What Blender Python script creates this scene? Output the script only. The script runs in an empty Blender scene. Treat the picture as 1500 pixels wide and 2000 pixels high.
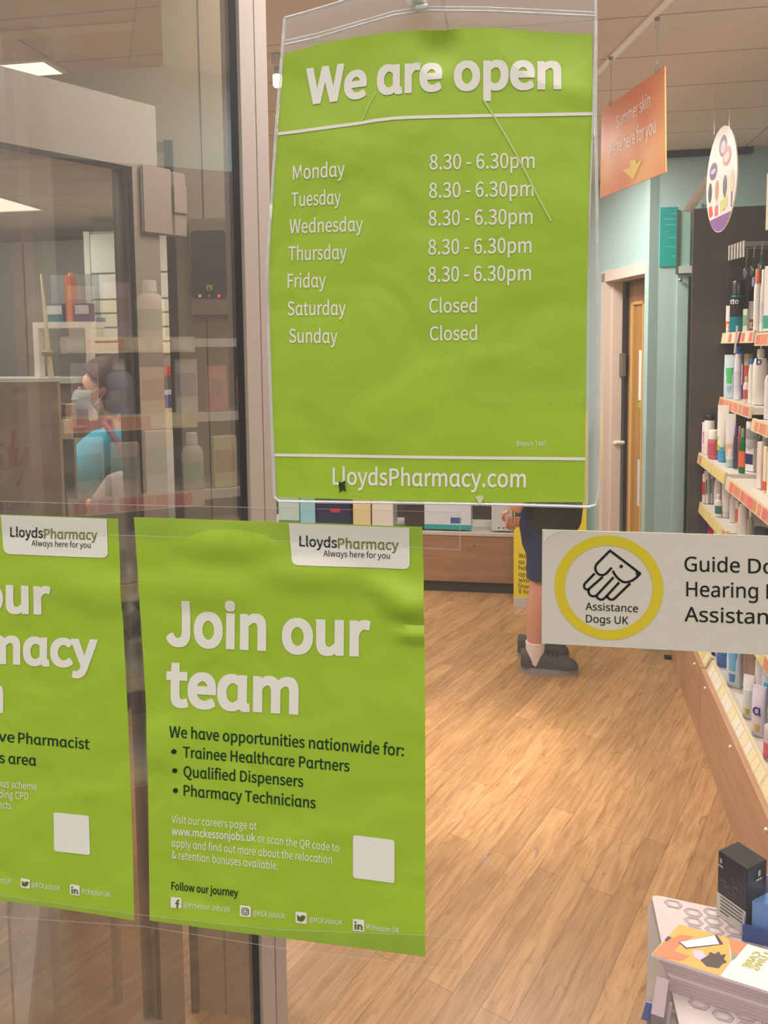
import bpy, bmesh, math, random, os
from mathutils import Vector, Matrix, noise

scn = bpy.context.scene
COL = scn.collection
PI = math.pi

# ------------------------------------------------------------------ camera, world, exposure
F_PX, PPX, PPY = 1500.0, 750.0, 800.0            # focal length and optical centre in pixels of the 1500x2000 frame
CAM = Vector((0.0, -0.80, 1.65))
_down = Vector((200.0, 19000.0, F_PX)).normalized()          # world -Z seen from the camera (x right, y down, z ahead)
_up = -_down
_x = (1000.0 - PPX) / F_PX
_ydir = Vector((_x, -(_x * _up.x + _up.z) / _up.y, 1.0)).normalized()
_xdir = _ydir.cross(_up)
ROT = Matrix((_xdir, _ydir, _up))                            # camera coords -> world coords
cam_data = bpy.data.cameras.new('camera')
cam_data.sensor_fit = 'HORIZONTAL'
cam_data.sensor_width = 36.0
cam_data.lens = 36.0 * F_PX / 1500.0
cam_data.shift_y = -(1000.0 - PPY) / 1500.0
cam_data.clip_start = 0.02
cam = bpy.data.objects.new('camera', cam_data)
COL.objects.link(cam)
_r = ROT @ Matrix(((1, 0, 0), (0, -1, 0), (0, 0, -1)))
cam.matrix_world = Matrix.Translation(CAM) @ _r.to_4x4()
scn.camera = cam

scn.view_settings.view_transform = 'Standard'
scn.view_settings.look = 'None'
scn.view_settings.gamma = 1.0
scn.view_settings.exposure = 0.0
try:
    scn.view_settings.use_curve_mapping = False
except Exception:
    pass

WORLD_COL, WORLD_STR = (1.0, 0.96, 0.91), 0.92               # the lit mall / street outside the window
world = bpy.data.worlds.new('outside')
scn.world = world
world.use_nodes = True
_wt = world.node_tree
_bg = _wt.nodes['Background']
_tc = _wt.nodes.new('ShaderNodeTexCoord')
_sx = _wt.nodes.new('ShaderNodeSeparateXYZ')
_wt.links.new(_tc.outputs['Generated'], _sx.inputs[0])
_wr = _wt.nodes.new('ShaderNodeValToRGB')                     # dim street level, bright lamps overhead
_wm = _wt.nodes.new('ShaderNodeMapRange')
_wm.inputs['From Min'].default_value = -1.0
_wm.inputs['From Max'].default_value = 1.0
_wt.links.new(_sx.outputs['Z'], _wm.inputs['Value'])
_wt.links.new(_wm.outputs[0], _wr.inputs[0])
_wr.color_ramp.elements[0].position = 0.30
_wr.color_ramp.elements[0].color = (0.20, 0.18, 0.16, 1)
_wr.color_ramp.elements[1].position = 0.95
_wr.color_ramp.elements[1].color = (*[c * 3.0 for c in WORLD_COL], 1)
_we = _wr.color_ramp.elements.new(0.55)
_we.color = (0.42, 0.39, 0.36, 1)
_wt.links.new(_wr.outputs[0], _bg.inputs[0])
_bg.inputs[1].default_value = WORLD_STR

LAMP_W = 35.0                                                 # watts of one ceiling panel
SPOT_W = 330.0


def ray(px, py):
    return ROT @ Vector(((px - PPX) / F_PX, (py - PPY) / F_PX, 1.0))


def hit(px, py, p, n):
    d = ray(px, py)
    return CAM + d * ((Vector(p) - CAM).dot(n) / d.dot(n))


def gz(px, py, z=0.0):
    return hit(px, py, (0, 0, z), Vector((0, 0, 1)))


def gy(px, py, y=0.0):
    return hit(px, py, (0, y, 0), Vector((0, 1, 0)))


def atd(px, py, d):
    return CAM + ray(px, py) * d


def depth_of(p):
    return (ROT.transposed() @ (Vector(p) - CAM)).z


# ------------------------------------------------------------------ materials
def lin(c):
    return tuple((v / 12.92 if v <= 0.04045 else ((v + 0.055) / 1.055) ** 2.4) for v in [x / 255.0 for x in c])


MATS = {}


def mat(name, rgb, rough=0.5, metal=0.0, spec=0.5, bump=0.0, bscale=60.0, var=0.0, emit=None, estr=0.0, coat=0.0):
    if name in MATS:
        return MATS[name]
    m = bpy.data.materials.new(name)
    m.use_nodes = True
    nt = m.node_tree
    b = nt.nodes['Principled BSDF']
    c = (*lin(rgb), 1)
    b.inputs['Base Color'].default_value = c
    b.inputs['Roughness'].default_value = rough
    b.inputs['Metallic'].default_value = metal
    b.inputs['Specular IOR Level'].default_value = spec
    b.inputs['Coat Weight'].default_value = coat
    m.diffuse_color = c
    if bump or var:
        tc = nt.nodes.new('ShaderNodeTexCoord')
        ns = nt.nodes.new('ShaderNodeTexNoise')
        ns.inputs['Scale'].default_value = bscale
        ns.inputs['Detail'].default_value = 4
        nt.links.new(tc.outputs['Object'], ns.inputs['Vector'])
        if bump:
            bp = nt.nodes.new('ShaderNodeBump')
            bp.inputs['Strength'].default_value = bump
            bp.inputs['Distance'].default_value = 0.004
            nt.links.new(ns.outputs['Fac'], bp.inputs['Height'])
            nt.links.new(bp.outputs['Normal'], b.inputs['Normal'])
        if var:
            mx = nt.nodes.new('ShaderNodeMix')
            mx.data_type = 'RGBA'
            mx.inputs['A'].default_value = tuple(v * (1 - var) for v in c[:3]) + (1,)
            mx.inputs['B'].default_value = tuple(min(1, v * (1 + var)) for v in c[:3]) + (1,)
            nt.links.new(ns.outputs['Fac'], mx.inputs['Factor'])
            nt.links.new(mx.outputs['Result'], b.inputs['Base Color'])
    if emit:
        b.inputs['Emission Color'].default_value = (*lin(emit), 1)
        b.inputs['Emission Strength'].default_value = estr
    MATS[name] = m
    return m


def rgbm(rgb, rough=0.4):
    return mat('print_%02x%02x%02x_%d' % (*rgb, int(rough * 100)), rgb, rough)


def clear(name, tint=(1, 1, 1), gloss=0.08, grough=0.02, haze=0.0, haze_col=(0.8, 0.8, 0.8), smear=0.0, fres=True, bump=0.0):
    """A clear sheet: transparent, with a mirror share (fresnel) and an optional even haze and dirt smears."""
    m = bpy.data.materials.new(name)
    m.use_nodes = True
    nt = m.node_tree
    nt.nodes.clear()
    out = nt.nodes.new('ShaderNodeOutputMaterial')
    tr = nt.nodes.new('ShaderNodeBsdfTransparent')
    tr.inputs[0].default_value = (*tint, 1)
    gl = nt.nodes.new('ShaderNodeBsdfGlossy')
    gl.inputs['Roughness'].default_value = grough
    mx = nt.nodes.new('ShaderNodeMixShader')
    if fres:
        lw = nt.nodes.new('ShaderNodeFresnel')
        lw.inputs['IOR'].default_value = 1.5
        ad = nt.nodes.new('ShaderNodeMath')
        ad.operation = 'ADD'
        ad.inputs[1].default_value = gloss
        ad.use_clamp = True
        nt.links.new(lw.outputs[0], ad.inputs[0])
        share = ad.outputs[0]
    else:
        cv = nt.nodes.new('ShaderNodeValue')
        cv.outputs[0].default_value = gloss
        share = cv.outputs[0]
    # only the face where light enters mirrors; the back face of the sheet lets it straight out
    ge = nt.nodes.new('ShaderNodeNewGeometry')
    inv = nt.nodes.new('ShaderNodeMath')
    inv.operation = 'SUBTRACT'
    inv.inputs[0].default_value = 1.0
    nt.links.new(ge.outputs['Backfacing'], inv.inputs[1])
    fm = nt.nodes.new('ShaderNodeMath')
    fm.operation = 'MULTIPLY'
    nt.links.new(share, fm.inputs[0])
    nt.links.new(inv.outputs[0], fm.inputs[1])
    nt.links.new(fm.outputs[0], mx.inputs[0])
    nt.links.new(tr.outputs[0], mx.inputs[1])
    nt.links.new(gl.outputs[0], mx.inputs[2])
    last = mx
    if bump:
        tcb = nt.nodes.new('ShaderNodeTexCoord')
        nb = nt.nodes.new('ShaderNodeTexNoise')
        nb.inputs['Scale'].default_value = 90
        bp = nt.nodes.new('ShaderNodeBump')
        bp.inputs['Strength'].default_value = bump
        bp.inputs['Distance'].default_value = 0.003
        nt.links.new(tcb.outputs['Object'], nb.inputs['Vector'])
        nt.links.new(nb.outputs['Fac'], bp.inputs['Height'])
        nt.links.new(bp.outputs['Normal'], gl.inputs['Normal'])
    if haze or smear:
        df = nt.nodes.new('ShaderNodeBsdfDiffuse')
        df.inputs[0].default_value = (*haze_col, 1)
        m2 = nt.nodes.new('ShaderNodeMixShader')
        m2.inputs[0].default_value = haze
        if smear:
            tc = nt.nodes.new('ShaderNodeTexCoord')
            big = nt.nodes.new('ShaderNodeTexNoise')
            big.inputs['Scale'].default_value = 3.1
            fine = nt.nodes.new('ShaderNodeTexNoise')
            fine.inputs['Scale'].default_value = 55
            fine.inputs['Detail'].default_value = 6
            nt.links.new(tc.outputs['Object'], big.inputs['Vector'])
            nt.links.new(tc.outputs['Object'], fine.inputs['Vector'])
            mr = nt.nodes.new('ShaderNodeMapRange')
            mr.inputs['From Min'].default_value = 0.58
            mr.inputs['From Max'].default_value = 0.78
            nt.links.new(big.outputs['Fac'], mr.inputs['Value'])
            mr2 = nt.nodes.new('ShaderNodeMapRange')
            mr2.inputs['From Min'].default_value = 0.5
            mr2.inputs['From Max'].default_value = 0.72
            nt.links.new(fine.outputs['Fac'], mr2.inputs['Value'])
            mu = nt.nodes.new('ShaderNodeMath')
            mu.operation = 'MULTIPLY'
            nt.links.new(mr.outputs[0], mu.inputs[0])
            nt.links.new(mr2.outputs[0], mu.inputs[1])
            ma = nt.nodes.new('ShaderNodeMath')
            ma.operation = 'MULTIPLY_ADD'
            ma.inputs[1].default_value = smear
            ma.inputs[2].default_value = haze
            nt.links.new(mu.outputs[0], ma.inputs[0])
            nt.links.new(ma.outputs[0], m2.inputs[0])
        nt.links.new(mx.outputs[0], m2.inputs[1])
        nt.links.new(df.outputs[0], m2.inputs[2])
        last = m2
    nt.links.new(last.outputs[0], out.inputs[0])
    MATS[name] = m
    return m


def wood(name, rgb_a, rgb_b, rot=0.0, planks=None, rough=0.4, stretch=9.0, scale=5.0, axis='Z'):
    m = bpy.data.materials.new(name)
    m.use_nodes = True
    nt = m.node_tree
    b = nt.nodes['Principled BSDF']
    b.inputs['Roughness'].default_value = rough
    tc = nt.nodes.new('ShaderNodeTexCoord')
    mp = nt.nodes.new('ShaderNodeMapping')
    mp.inputs['Rotation'].default_value = (0, 0, rot) if axis == 'Z' else (0, rot, 0)
    nt.links.new(tc.outputs['Object'], mp.inputs['Vector'])
    st = nt.nodes.new('ShaderNodeMapping')
    st.inputs['Scale'].default_value = (1.0, stretch, stretch)
    nt.links.new(mp.outputs[0], st.inputs['Vector'])
    ns = nt.nodes.new('ShaderNodeTexNoise')
    ns.inputs['Scale'].default_value = scale
    ns.inputs['Detail'].default_value = 7
    ns.inputs['Distortion'].default_value = 0.9
    nt.links.new(st.outputs[0], ns.inputs['Vector'])
    cr = nt.nodes.new('ShaderNodeValToRGB')
    cr.color_ramp.elements[0].position = 0.30
    cr.color_ramp.elements[0].color = (*lin(rgb_b), 1)
    cr.color_ramp.elements[1].position = 0.66
    cr.color_ramp.elements[1].color = (*lin(rgb_a), 1)
    nt.links.new(ns.outputs['Fac'], cr.inputs[0])
    col = cr.outputs[0]
    if planks:
        br = nt.nodes.new('ShaderNodeTexBrick')
        br.offset = 0.37
        br.inputs['Scale'].default_value = 1.0
        br.inputs['Brick Width'].default_value = planks[0]
        br.inputs['Row Height'].default_value = planks[1]
        br.inputs['Mortar Size'].default_value = 0.0012
        br.inputs['Mortar Smooth'].default_value = 0.6
        br.inputs['Bias'].default_value = 0.0
        br.inputs['Color1'].default_value = (0.80, 0.79, 0.77, 1)
        br.inputs['Color2'].default_value = (1.10, 1.10, 1.10, 1)
        br.inputs['Mortar'].default_value = (0.50, 0.47, 0.45, 1)
        nt.links.new(mp.outputs[0], br.inputs['Vector'])
        # dark knots, stretched along the plank
        s2 = nt.nodes.new('ShaderNodeMapping')
        s2.inputs['Scale'].default_value = (3.0, 13.0, 1.0)
        nt.links.new(mp.outputs[0], s2.inputs['Vector'])
        n2 = nt.nodes.new('ShaderNodeTexNoise')
        n2.inputs['Scale'].default_value = 2.2
        n2.inputs['Detail'].default_value = 5
        n2.inputs['Distortion'].default_value = 2.0
        nt.links.new(s2.outputs[0], n2.inputs['Vector'])
        r2 = nt.nodes.new('ShaderNodeMapRange')
        r2.inputs['From Min'].default_value = 0.60
        r2.inputs['From Max'].default_value = 0.78
        r2.inputs['To Min'].default_value = 1.0
        r2.inputs['To Max'].default_value = 0.52
        nt.links.new(n2.outputs['Fac'], r2.inputs['Value'])
        m1 = nt.nodes.new('ShaderNodeMix')
        m1.data_type = 'RGBA'
        m1.blend_type = 'MULTIPLY'
        m1.inputs['Factor'].default_value = 1.0
        nt.links.new(col, m1.inputs['A'])
        nt.links.new(br.outputs['Color'], m1.inputs['B'])
        m2 = nt.nodes.new('ShaderNodeMix')
        m2.data_type = 'RGBA'
        m2.blend_type = 'MULTIPLY'
        m2.inputs['Factor'].default_value = 1.0
        nt.links.new(m1.outputs['Result'], m2.inputs['A'])
        nt.links.new(r2.outputs[0], m2.inputs['B'])
        col = m2.outputs['Result']
    nt.links.new(col, b.inputs['Base Color'])
    bp = nt.nodes.new('ShaderNodeBump')
    bp.inputs['Strength'].default_value = 0.12
    bp.inputs['Distance'].default_value = 0.002
    nt.links.new(ns.outputs['Fac'], bp.inputs['Height'])
    nt.links.new(bp.outputs['Normal'], b.inputs['Normal'])
    MATS[name] = m
    return m


def paper(name, rgb, rough=0.45):
    """Printed poster paper with soft creases (bump only)."""
    m = bpy.data.materials.new(name)
    m.use_nodes = True
    nt = m.node_tree
    b = nt.nodes['Principled BSDF']
    b.inputs['Base Color'].default_value = (*lin(rgb), 1)
    b.inputs['Roughness'].default_value = rough
    b.inputs['Specular IOR Level'].default_value = 0.4
    tc = nt.nodes.new('ShaderNodeTexCoord')
    n1 = nt.nodes.new('ShaderNodeTexNoise')
    n1.inputs['Scale'].default_value = 9
    n1.inputs['Detail'].default_value = 2
    n1.inputs['Distortion'].default_value = 0.35
    n2 = nt.nodes.new('ShaderNodeTexNoise')
    n2.inputs['Scale'].default_value = 420
    n2.inputs['Detail'].default_value = 3
    nt.links.new(tc.outputs['Object'], n1.inputs['Vector'])
    nt.links.new(tc.outputs['Object'], n2.inputs['Vector'])
    b1 = nt.nodes.new('ShaderNodeBump')
    b1.inputs['Strength'].default_value = 0.42
    b1.inputs['Distance'].default_value = 0.02
    nt.links.new(n1.outputs['Fac'], b1.inputs['Height'])
    b2 = nt.nodes.new('ShaderNodeBump')
    b2.inputs['Strength'].default_value = 0.16
    b2.inputs['Distance'].default_value = 0.0008
    nt.links.new(n2.outputs['Fac'], b2.inputs['Height'])
    nt.links.new(b1.outputs['Normal'], b2.inputs['Normal'])
    nt.links.new(b2.outputs['Normal'], b.inputs['Normal'])
    MATS[name] = m
    return m


# ------------------------------------------------------------------ objects
MW = {}


def link(o):
    COL.objects.link(o)
    return o


def thing(name, label, cat, loc=(0, 0, 0), rotz=0.0, group=None, kind=None):
    o = bpy.data.objects.new(name, None)
    o.empty_display_size = 0.05
    link(o)
    o.location = loc
    o.rotation_euler = (0, 0, rotz)
    o['label'] = label
    o['category'] = cat
    if group:
        o['group'] = group
    if kind:
        o['kind'] = kind
    MW[o.name] = Matrix.Translation(Vector(loc)) @ Matrix.Rotation(rotz, 4, 'Z')
    return o


def tag(o, label, cat, group=None, kind=None):
    o['label'] = label
    o['category'] = cat
    if group:
        o['group'] = group
    if kind:
        o['kind'] = kind
    return o


def put(name, bm, m, parent=None, world=True, smooth=False, label=None, bevel=0.0, kind=None):
    """Link a bmesh as ONE mesh object (child of parent when given)."""
    mw = MW[parent.name] if parent is not None else Matrix.Identity(4)
    if parent is not None and world:
        bm.transform(mw.inverted())
    bmesh.ops.recalc_face_normals(bm, faces=bm.faces)
    if bevel:
        bmesh.ops.bevel(bm, geom=list(bm.edges), offset=bevel, segments=2, affect='EDGES', clamp_overlap=True)
    me = bpy.data.meshes.new(name)
    bm.to_mesh(me)
    bm.free()
    for mm in (m if isinstance(m, (list, tuple)) else [m]):
        me.materials.append(mm)
    if smooth:
        me.shade_smooth()
        try:
            me.set_sharp_from_angle(angle=math.radians(40))
        except Exception:
            pass
    o = bpy.data.objects.new(name, me)
    link(o)
    if parent is not None:
        o.parent = parent
    MW[o.name] = mw
    if label:
        o['label'] = label
    if kind:
        o['kind'] = kind
    return o


def struct(name, bm, m, parent=None, **k):
    o = put(name, bm, m, parent, **k)
    if parent is None:
        o['kind'] = 'structure'
    return o


def copy_tree(o, parent=None):
    c = o.copy()
    link(c)
    if parent is not None:
        c.parent = parent
    for ch in list(o.children):
        copy_tree(ch, c)
    return c


# ------------------------------------------------------------------ shapes
def B(*parts):
    bm = bmesh.new()
    for p in parts:
        p(bm)
    return bm


def box(bm, lo, hi):
    v = [bm.verts.new((x, y, z)) for x in (lo[0], hi[0]) for y in (lo[1], hi[1]) for z in (lo[2], hi[2])]
    for f in ((0, 1, 3, 2), (4, 6, 7, 5), (0, 4, 5, 1), (2, 3, 7, 6), (0, 2, 6, 4), (1, 5, 7, 3)):
        bm.faces.new([v[i] for i in f])
    return v


def obox(bm, o, a, b, c):
    """Box from corner o with edge vectors a, b, c."""
    o, a, b, c = Vector(o), Vector(a), Vector(b), Vector(c)
    v = [bm.verts.new(o + a * i + b * j + c * k) for i in (0, 1) for j in (0, 1) for k in (0, 1)]
    for f in ((0, 1, 3, 2), (4, 6, 7, 5), (0, 4, 5, 1), (2, 3, 7, 6), (0, 2, 6, 4), (1, 5, 7, 3)):
        bm.faces.new([v[i] for i in f])
    return v


def prism(bm, pts, d):
    """Polygon (3-D points) pushed along d into a solid."""
    d = Vector(d)
    a = [bm.verts.new(Vector(p)) for p in pts]
    b = [bm.verts.new(Vector(p) + d) for p in pts]
    n = len(a)
    bm.faces.new(a)
    bm.faces.new(b[::-1])
    for i in range(n):
        bm.faces.new((a[i], a[(i + 1) % n], b[(i + 1) % n], b[i]))


def ring_pts(rx, ry, n=20, p=2.0):
    out = []
    for i in range(n):
        t = 2 * PI * i / n
        c, s = math.cos(t), math.sin(t)
        out.append((math.copysign(abs(c) ** (2 / p), c) * rx, math.copysign(abs(s) ** (2 / p), s) * ry))
    return out


def loft(bm, rings, n=20, cx=0.0, cy=0.0):
    """rings: (z, rx, ry[, power[, dx, dy]])"""
    prev = None
    first = None
    for r in rings:
        z, rx, ry = r[:3]
        p = r[3] if len(r) > 3 else 2.0
        dx, dy = (r[4], r[5]) if len(r) > 5 else (0, 0)
        vs = [bm.verts.new((cx + dx + x, cy + dy + y, z)) for x, y in ring_pts(rx, ry, n, p)]
        if prev:
            for i in range(n):
                bm.faces.new((prev[i], prev[(i + 1) % n], vs[(i + 1) % n], vs[i]))
        else:
            first = vs
        prev = vs
    bm.faces.new(first[::-1])
    bm.faces.new(prev)


def tube(bm, pts, r, n=8, cap=True):
    pts = [Vector(p) for p in pts]
    rings = []
    for i, p in enumerate(pts):
        a = pts[max(i - 1, 0)]
        b = pts[min(i + 1, len(pts) - 1)]
        t = (b - a).normalized()
        u = t.cross(Vector((0, 0, 1)))
        if u.length < 1e-3:
            u = t.cross(Vector((1, 0, 0)))
        u.normalize()
        w = t.cross(u)
        rr = r[i] if isinstance(r, (list, tuple)) else r
        rings.append([bm.verts.new(p + (u * math.cos(2 * PI * k / n) + w * math.sin(2 * PI * k / n)) * rr) for k in range(n)])
    for a, b in zip(rings, rings[1:]):
        for k in range(n):
            bm.faces.new((a[k], a[(k + 1) % n], b[(k + 1) % n], b[k]))
    if cap:
        bm.faces.new(rings[0][::-1])
        bm.faces.new(rings[-1])


def ball(bm, c, r, sub=2, scale=(1, 1, 1)):
    res = bmesh.ops.create_icosphere(bm, subdivisions=sub, radius=1.0)
    for v in res['verts']:
        v.co = Vector((v.co.x * r * scale[0], v.co.y * r * scale[1], v.co.z * r * scale[2])) + Vector(c)


def skin(joints, edges, sub=2, root=0):
    """One continuous surface grown over a skeleton (Skin modifier, then applied)."""
    me = bpy.data.meshes.new('skeleton')
    me.from_pydata([j[0] for j in joints], edges, [])
    o = bpy.data.objects.new('skeleton', me)
    COL.objects.link(o)
    md = o.modifiers.new('s', 'SKIN')
    md.use_smooth_shade = True
    md.branch_smoothing = 0.4
    for i, j in enumerate(joints):
        r = j[1]
        me.skin_vertices[0].data[i].radius = (r, r) if not isinstance(r, tuple) else r
        me.skin_vertices[0].data[i].use_root = (i == root)
    sd = o.modifiers.new('d', 'SUBSURF')
    sd.levels = sub
    sd.render_levels = sub
    dg = bpy.context.evaluated_depsgraph_get()
    dg.update()
    nm = bpy.data.meshes.new_from_object(o.evaluated_get(dg))
    bm = bmesh.new()
    bm.from_mesh(nm)
    bpy.data.objects.remove(o)
    bpy.data.meshes.remove(me)
    bpy.data.meshes.remove(nm)
    return bm


# ------------------------------------------------------------------ lettering
def _font(fn):
    try:
        return bpy.data.fonts.load(os.path.join(bpy.utils.system_resource('DATAFILES', path='fonts'), fn))
    except Exception:
        return None


FONTS = {'brand': _font('Noto Sans CJK Regular.woff2'), 'plain': _font('NotoSansMath-Regular.woff2')}
_tc = {}


def glyphs(body, font='brand', bold=0.0):
    key = (body, font, bold)
    if key in _tc:
        return _tc[key]
    f = FONTS[font]
    if font == 'brand' and f is not None:
        body = body.replace('a', '\u0251')
    cu = bpy.data.curves.new('text', 'FONT')
    cu.body = body
    if f is not None:
        cu.font = f
    cu.resolution_u = 7 if 0.008 < bold < 0.009 else 4
    cu.offset = bold
    cu.fill_mode = 'FRONT'
    o = bpy.data.objects.new('text', cu)
    COL.objects.link(o)
    dg = bpy.context.evaluated_depsgraph_get()
    dg.update()
    me = bpy.data.meshes.new_from_object(o.evaluated_get(dg))
    vs = [(v.co.x, v.co.y) for v in me.vertices]
    fs = [tuple(p.vertices) for p in me.polygons]
    bpy.data.objects.remove(o)
    bpy.data.curves.remove(cu)
    bpy.data.meshes.remove(me)
    _tc[key] = (vs, fs)
    return _tc[key]


def cap_h(font, bold):
    vs, _ = glyphs('H', font, bold)
    return max(y for x, y in vs)


def drape(bm, V, F, wave, n, lift, step=0.007):
    """Add faces (flat) to bm, cut them finely enough to follow the wavy paper, then drape them."""
    t = bmesh.new()
    vs = [t.verts.new(v) for v in V]
    for f in F:
        try:
            t.faces.new([vs[i] for i in f])
        except ValueError:
            pass
    bmesh.ops.triangulate(t, faces=t.faces[:])
    if wave:
        for _ in range(5):
            long = [e for e in t.edges if e.calc_length() > step]
            if not long:
                break
            bmesh.ops.subdivide_edges(t, edges=long, cuts=1)
            bmesh.ops.triangulate(t, faces=[f for f in t.faces if len(f.verts) > 3])
    t.verts.index_update()
    nv = [bm.verts.new((wave(v.co) if wave else v.co) + n * lift) for v in t.verts]
    for f in t.faces:
        try:
            bm.faces.new([nv[v.index] for v in f.verts])
        except ValueError:
            pass
    t.free()


def write(bm, body, a, b, cap, plane, lift=0.0006, font='brand', bold=0.0, wave=None, heavy=0.0):
    """Lay a line of lettering on a plane (p, n): baseline from a to b (pixels), capitals `cap` pixels tall."""
    p, n = Vector(plane[0]), Vector(plane[1]).normalized()
    vs, fs = glyphs(body, font, bold)
    if not vs:
        return
    x0 = min(x for x, y in vs)
    x1 = max(x for x, y in vs)
    ch = cap_h(font, bold)
    P0 = hit(a[0], a[1], p, n)
    U = (hit(a[0], a[1] - cap, p, n) - P0) / ch
    if len(b) == 1:                                   # only a slope: keep the letter's own proportions
        D = hit(a[0] + 100, a[1] + 100 * b[0], p, n) - P0
        D = D.normalized() * U.length
    else:
        D = (hit(b[0], b[1], p, n) - P0) / (x1 - x0)
    for k, (ox, oy) in enumerate(((0, 0), (heavy, heavy), (-heavy, heavy), (heavy, -heavy), (-heavy, -heavy)) if heavy else ((0, 0),)):
        drape(bm, [P0 + D * (x + ox - x0) + U * (y + oy) for x, y in vs], fs, wave, n, lift + k * 0.00001)


def stroke(bm, pts, w, plane, lift=0.0006, closed=False, wave=None):
    """A drawn line of width w (metres) through pixel points on a plane."""
    p, n = Vector(plane[0]), Vector(plane[1]).normalized()
    P = [hit(x, y, p, n) for x, y in pts]
    L, R = [], []
    m = len(P)
    for i in range(m):
        if closed:
            a, b = P[(i - 1) % m], P[(i + 1) % m]
        else:
            a, b = P[max(i - 1, 0)], P[min(i + 1, m - 1)]
        t = (b - a).normalized()
        s = n.cross(t) * (w / 2)
        for lst, q in ((L, P[i] + s), (R, P[i] - s)):
            q = wave(q) if wave else q
            lst.append(bm.verts.new(q + n * lift))
    for i in range(m if closed else m - 1):
        j = (i + 1) % m
        bm.faces.new((L[i], L[j], R[j], R[i]))


def patch(bm, pts, plane, lift=0.0006, wave=None):
    p, n = Vector(plane[0]), Vector(plane[1]).normalized()
    drape(bm, [hit(x, y, p, n) for x, y in pts], [tuple(range(len(pts)))], wave, n, lift)


def rounded(c, r, which=(1, 1, 1, 1), k=5):
    """Corner-rounded quad of pixel points (order: TL, TR, BR, BL)."""
    out = []
    for i in range(4):
        p, a, b = Vector(c[i]), Vector(c[i - 1]), Vector(c[(i + 1) % 4])
        if not which[i]:
            out.append(tuple(p))
            continue
        pa = p + (a - p).normalized() * r
        pb = p + (b - p).normalized() * r
        for j in range(k + 1):
            t = j / k
            out.append(tuple(pa * (1 - t) ** 2 + p * 2 * t * (1 - t) + pb * t * t))
    return out


def dot_pts(cx, cy, r, k=14):
    return [(cx + r * math.cos(2 * PI * i / k), cy + r * math.sin(2 * PI * i / k)) for i in range(k)]


def line(par, name, m, plane, wave, body, a, b, cap, lift=0.0006, font='brand', bold=0.0, heavy=0.0):
    bm = bmesh.new()
    write(bm, body, a, b, cap, plane, lift, font, bold, wave, heavy)
    return put(name, bm, m, par)


def polyline(pts, t):
    """Point at share t along a pixel polyline (smooth)."""
    L = [0.0]
    for a, b in zip(pts, pts[1:]):
        L.append(L[-1] + math.dist(a, b))
    d = t * L[-1]
    for i in range(len(pts) - 1):
        if d <= L[i + 1] + 1e-9:
            f = (d - L[i]) / (L[i + 1] - L[i])
            p0 = Vector(pts[max(i - 1, 0)])
            p1, p2 = Vector(pts[i]), Vector(pts[i + 1])
            p3 = Vector(pts[min(i + 2, len(pts) - 1)])
            return 0.5 * ((2 * p1) + (p2 - p0) * f + (2 * p0 - 5 * p1 + 4 * p2 - p3) * f * f + (3 * p1 - p0 - 3 * p2 + p3) * f ** 3)
    return Vector(pts[-1])


def sheet(top, right, bottom, left, plane, wave, nu=48, nv=64, thick=0.0004):
    """A sheet of paper on a plane, bounded by four measured edges (Coons patch), slightly wavy."""
    p, n = Vector(plane[0]), Vector(plane[1]).normalized()
    bm = bmesh.new()
    g = []
    tl, tr, bl, br = Vector(top[0]), Vector(top[-1]), Vector(bottom[0]), Vector(bottom[-1])
    for j in range(nv + 1):
        v = j / nv
        row = []
        lp, rp = polyline(left, v), polyline(right, v)
        for i in range(nu + 1):
            u = i / nu
            q = (1 - v) * polyline(top, u) + v * polyline(bottom, u) + (1 - u) * lp + u * rp \
                - ((1 - u) * (1 - v) * tl + u * (1 - v) * tr + (1 - u) * v * bl + u * v * br)
            P = wave(hit(q[0], q[1], p, n))
            row.append(P)
        g.append(row)
    A = [[bm.verts.new(P) for P in r] for r in g]
    Bk = [[bm.verts.new(P - n * thick) for P in r] for r in g]
    for j in range(nv):
        for i in range(nu):
            bm.faces.new((A[j][i], A[j + 1][i], A[j + 1][i + 1], A[j][i + 1]))
            bm.faces.new((Bk[j][i], Bk[j][i + 1], Bk[j + 1][i + 1], Bk[j + 1][i]))
    for j in range(nv):
        bm.faces.new((A[j][0], Bk[j][0], Bk[j + 1][0], A[j + 1][0]))
        bm.faces.new((A[j][nu], A[j + 1][nu], Bk[j + 1][nu], Bk[j][nu]))
    for i in range(nu):
        bm.faces.new((A[0][i], A[0][i + 1], Bk[0][i + 1], Bk[0][i]))
        bm.faces.new((A[nv][i], Bk[nv][i], Bk[nv][i + 1], A[nv][i + 1]))
    return bm

# ------------------------------------------------------------------ shared materials
M_TEAL = mat('teal_wall_paint', (174, 200, 197), 0.42, bump=0.05, bscale=25)
M_CEIL = None
M_ALU = mat('powder_coated_aluminium', (196, 178, 168), 0.42, bump=0.03, bscale=300)
M_ALU2 = mat('grey_aluminium', (176, 163, 140), 0.40, bump=0.03, bscale=300)
M_RUBBER = mat('black_rubber_gasket', (14, 11, 10), 0.8, spec=0.2)
M_DARK = mat('dark_laminate', (74, 67, 61), 0.5, var=0.05, bscale=40)
M_BLACK = mat('black_plastic', (25, 25, 27), 0.4)
M_WHITE = mat('white_plastic', (232, 226, 218), 0.35)
M_STEEL = mat('steel', (180, 178, 175), 0.3, metal=1.0)
M_WOODK = wood('beech_laminate', (196, 152, 120), (178, 134, 102), rot=PI / 2, rough=0.45, stretch=7, scale=3.0)
M_WOODX = wood('beech_laminate_across', (166, 124, 90), (146, 106, 74), rot=0.0, rough=0.45, stretch=7, scale=3.0)
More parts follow.
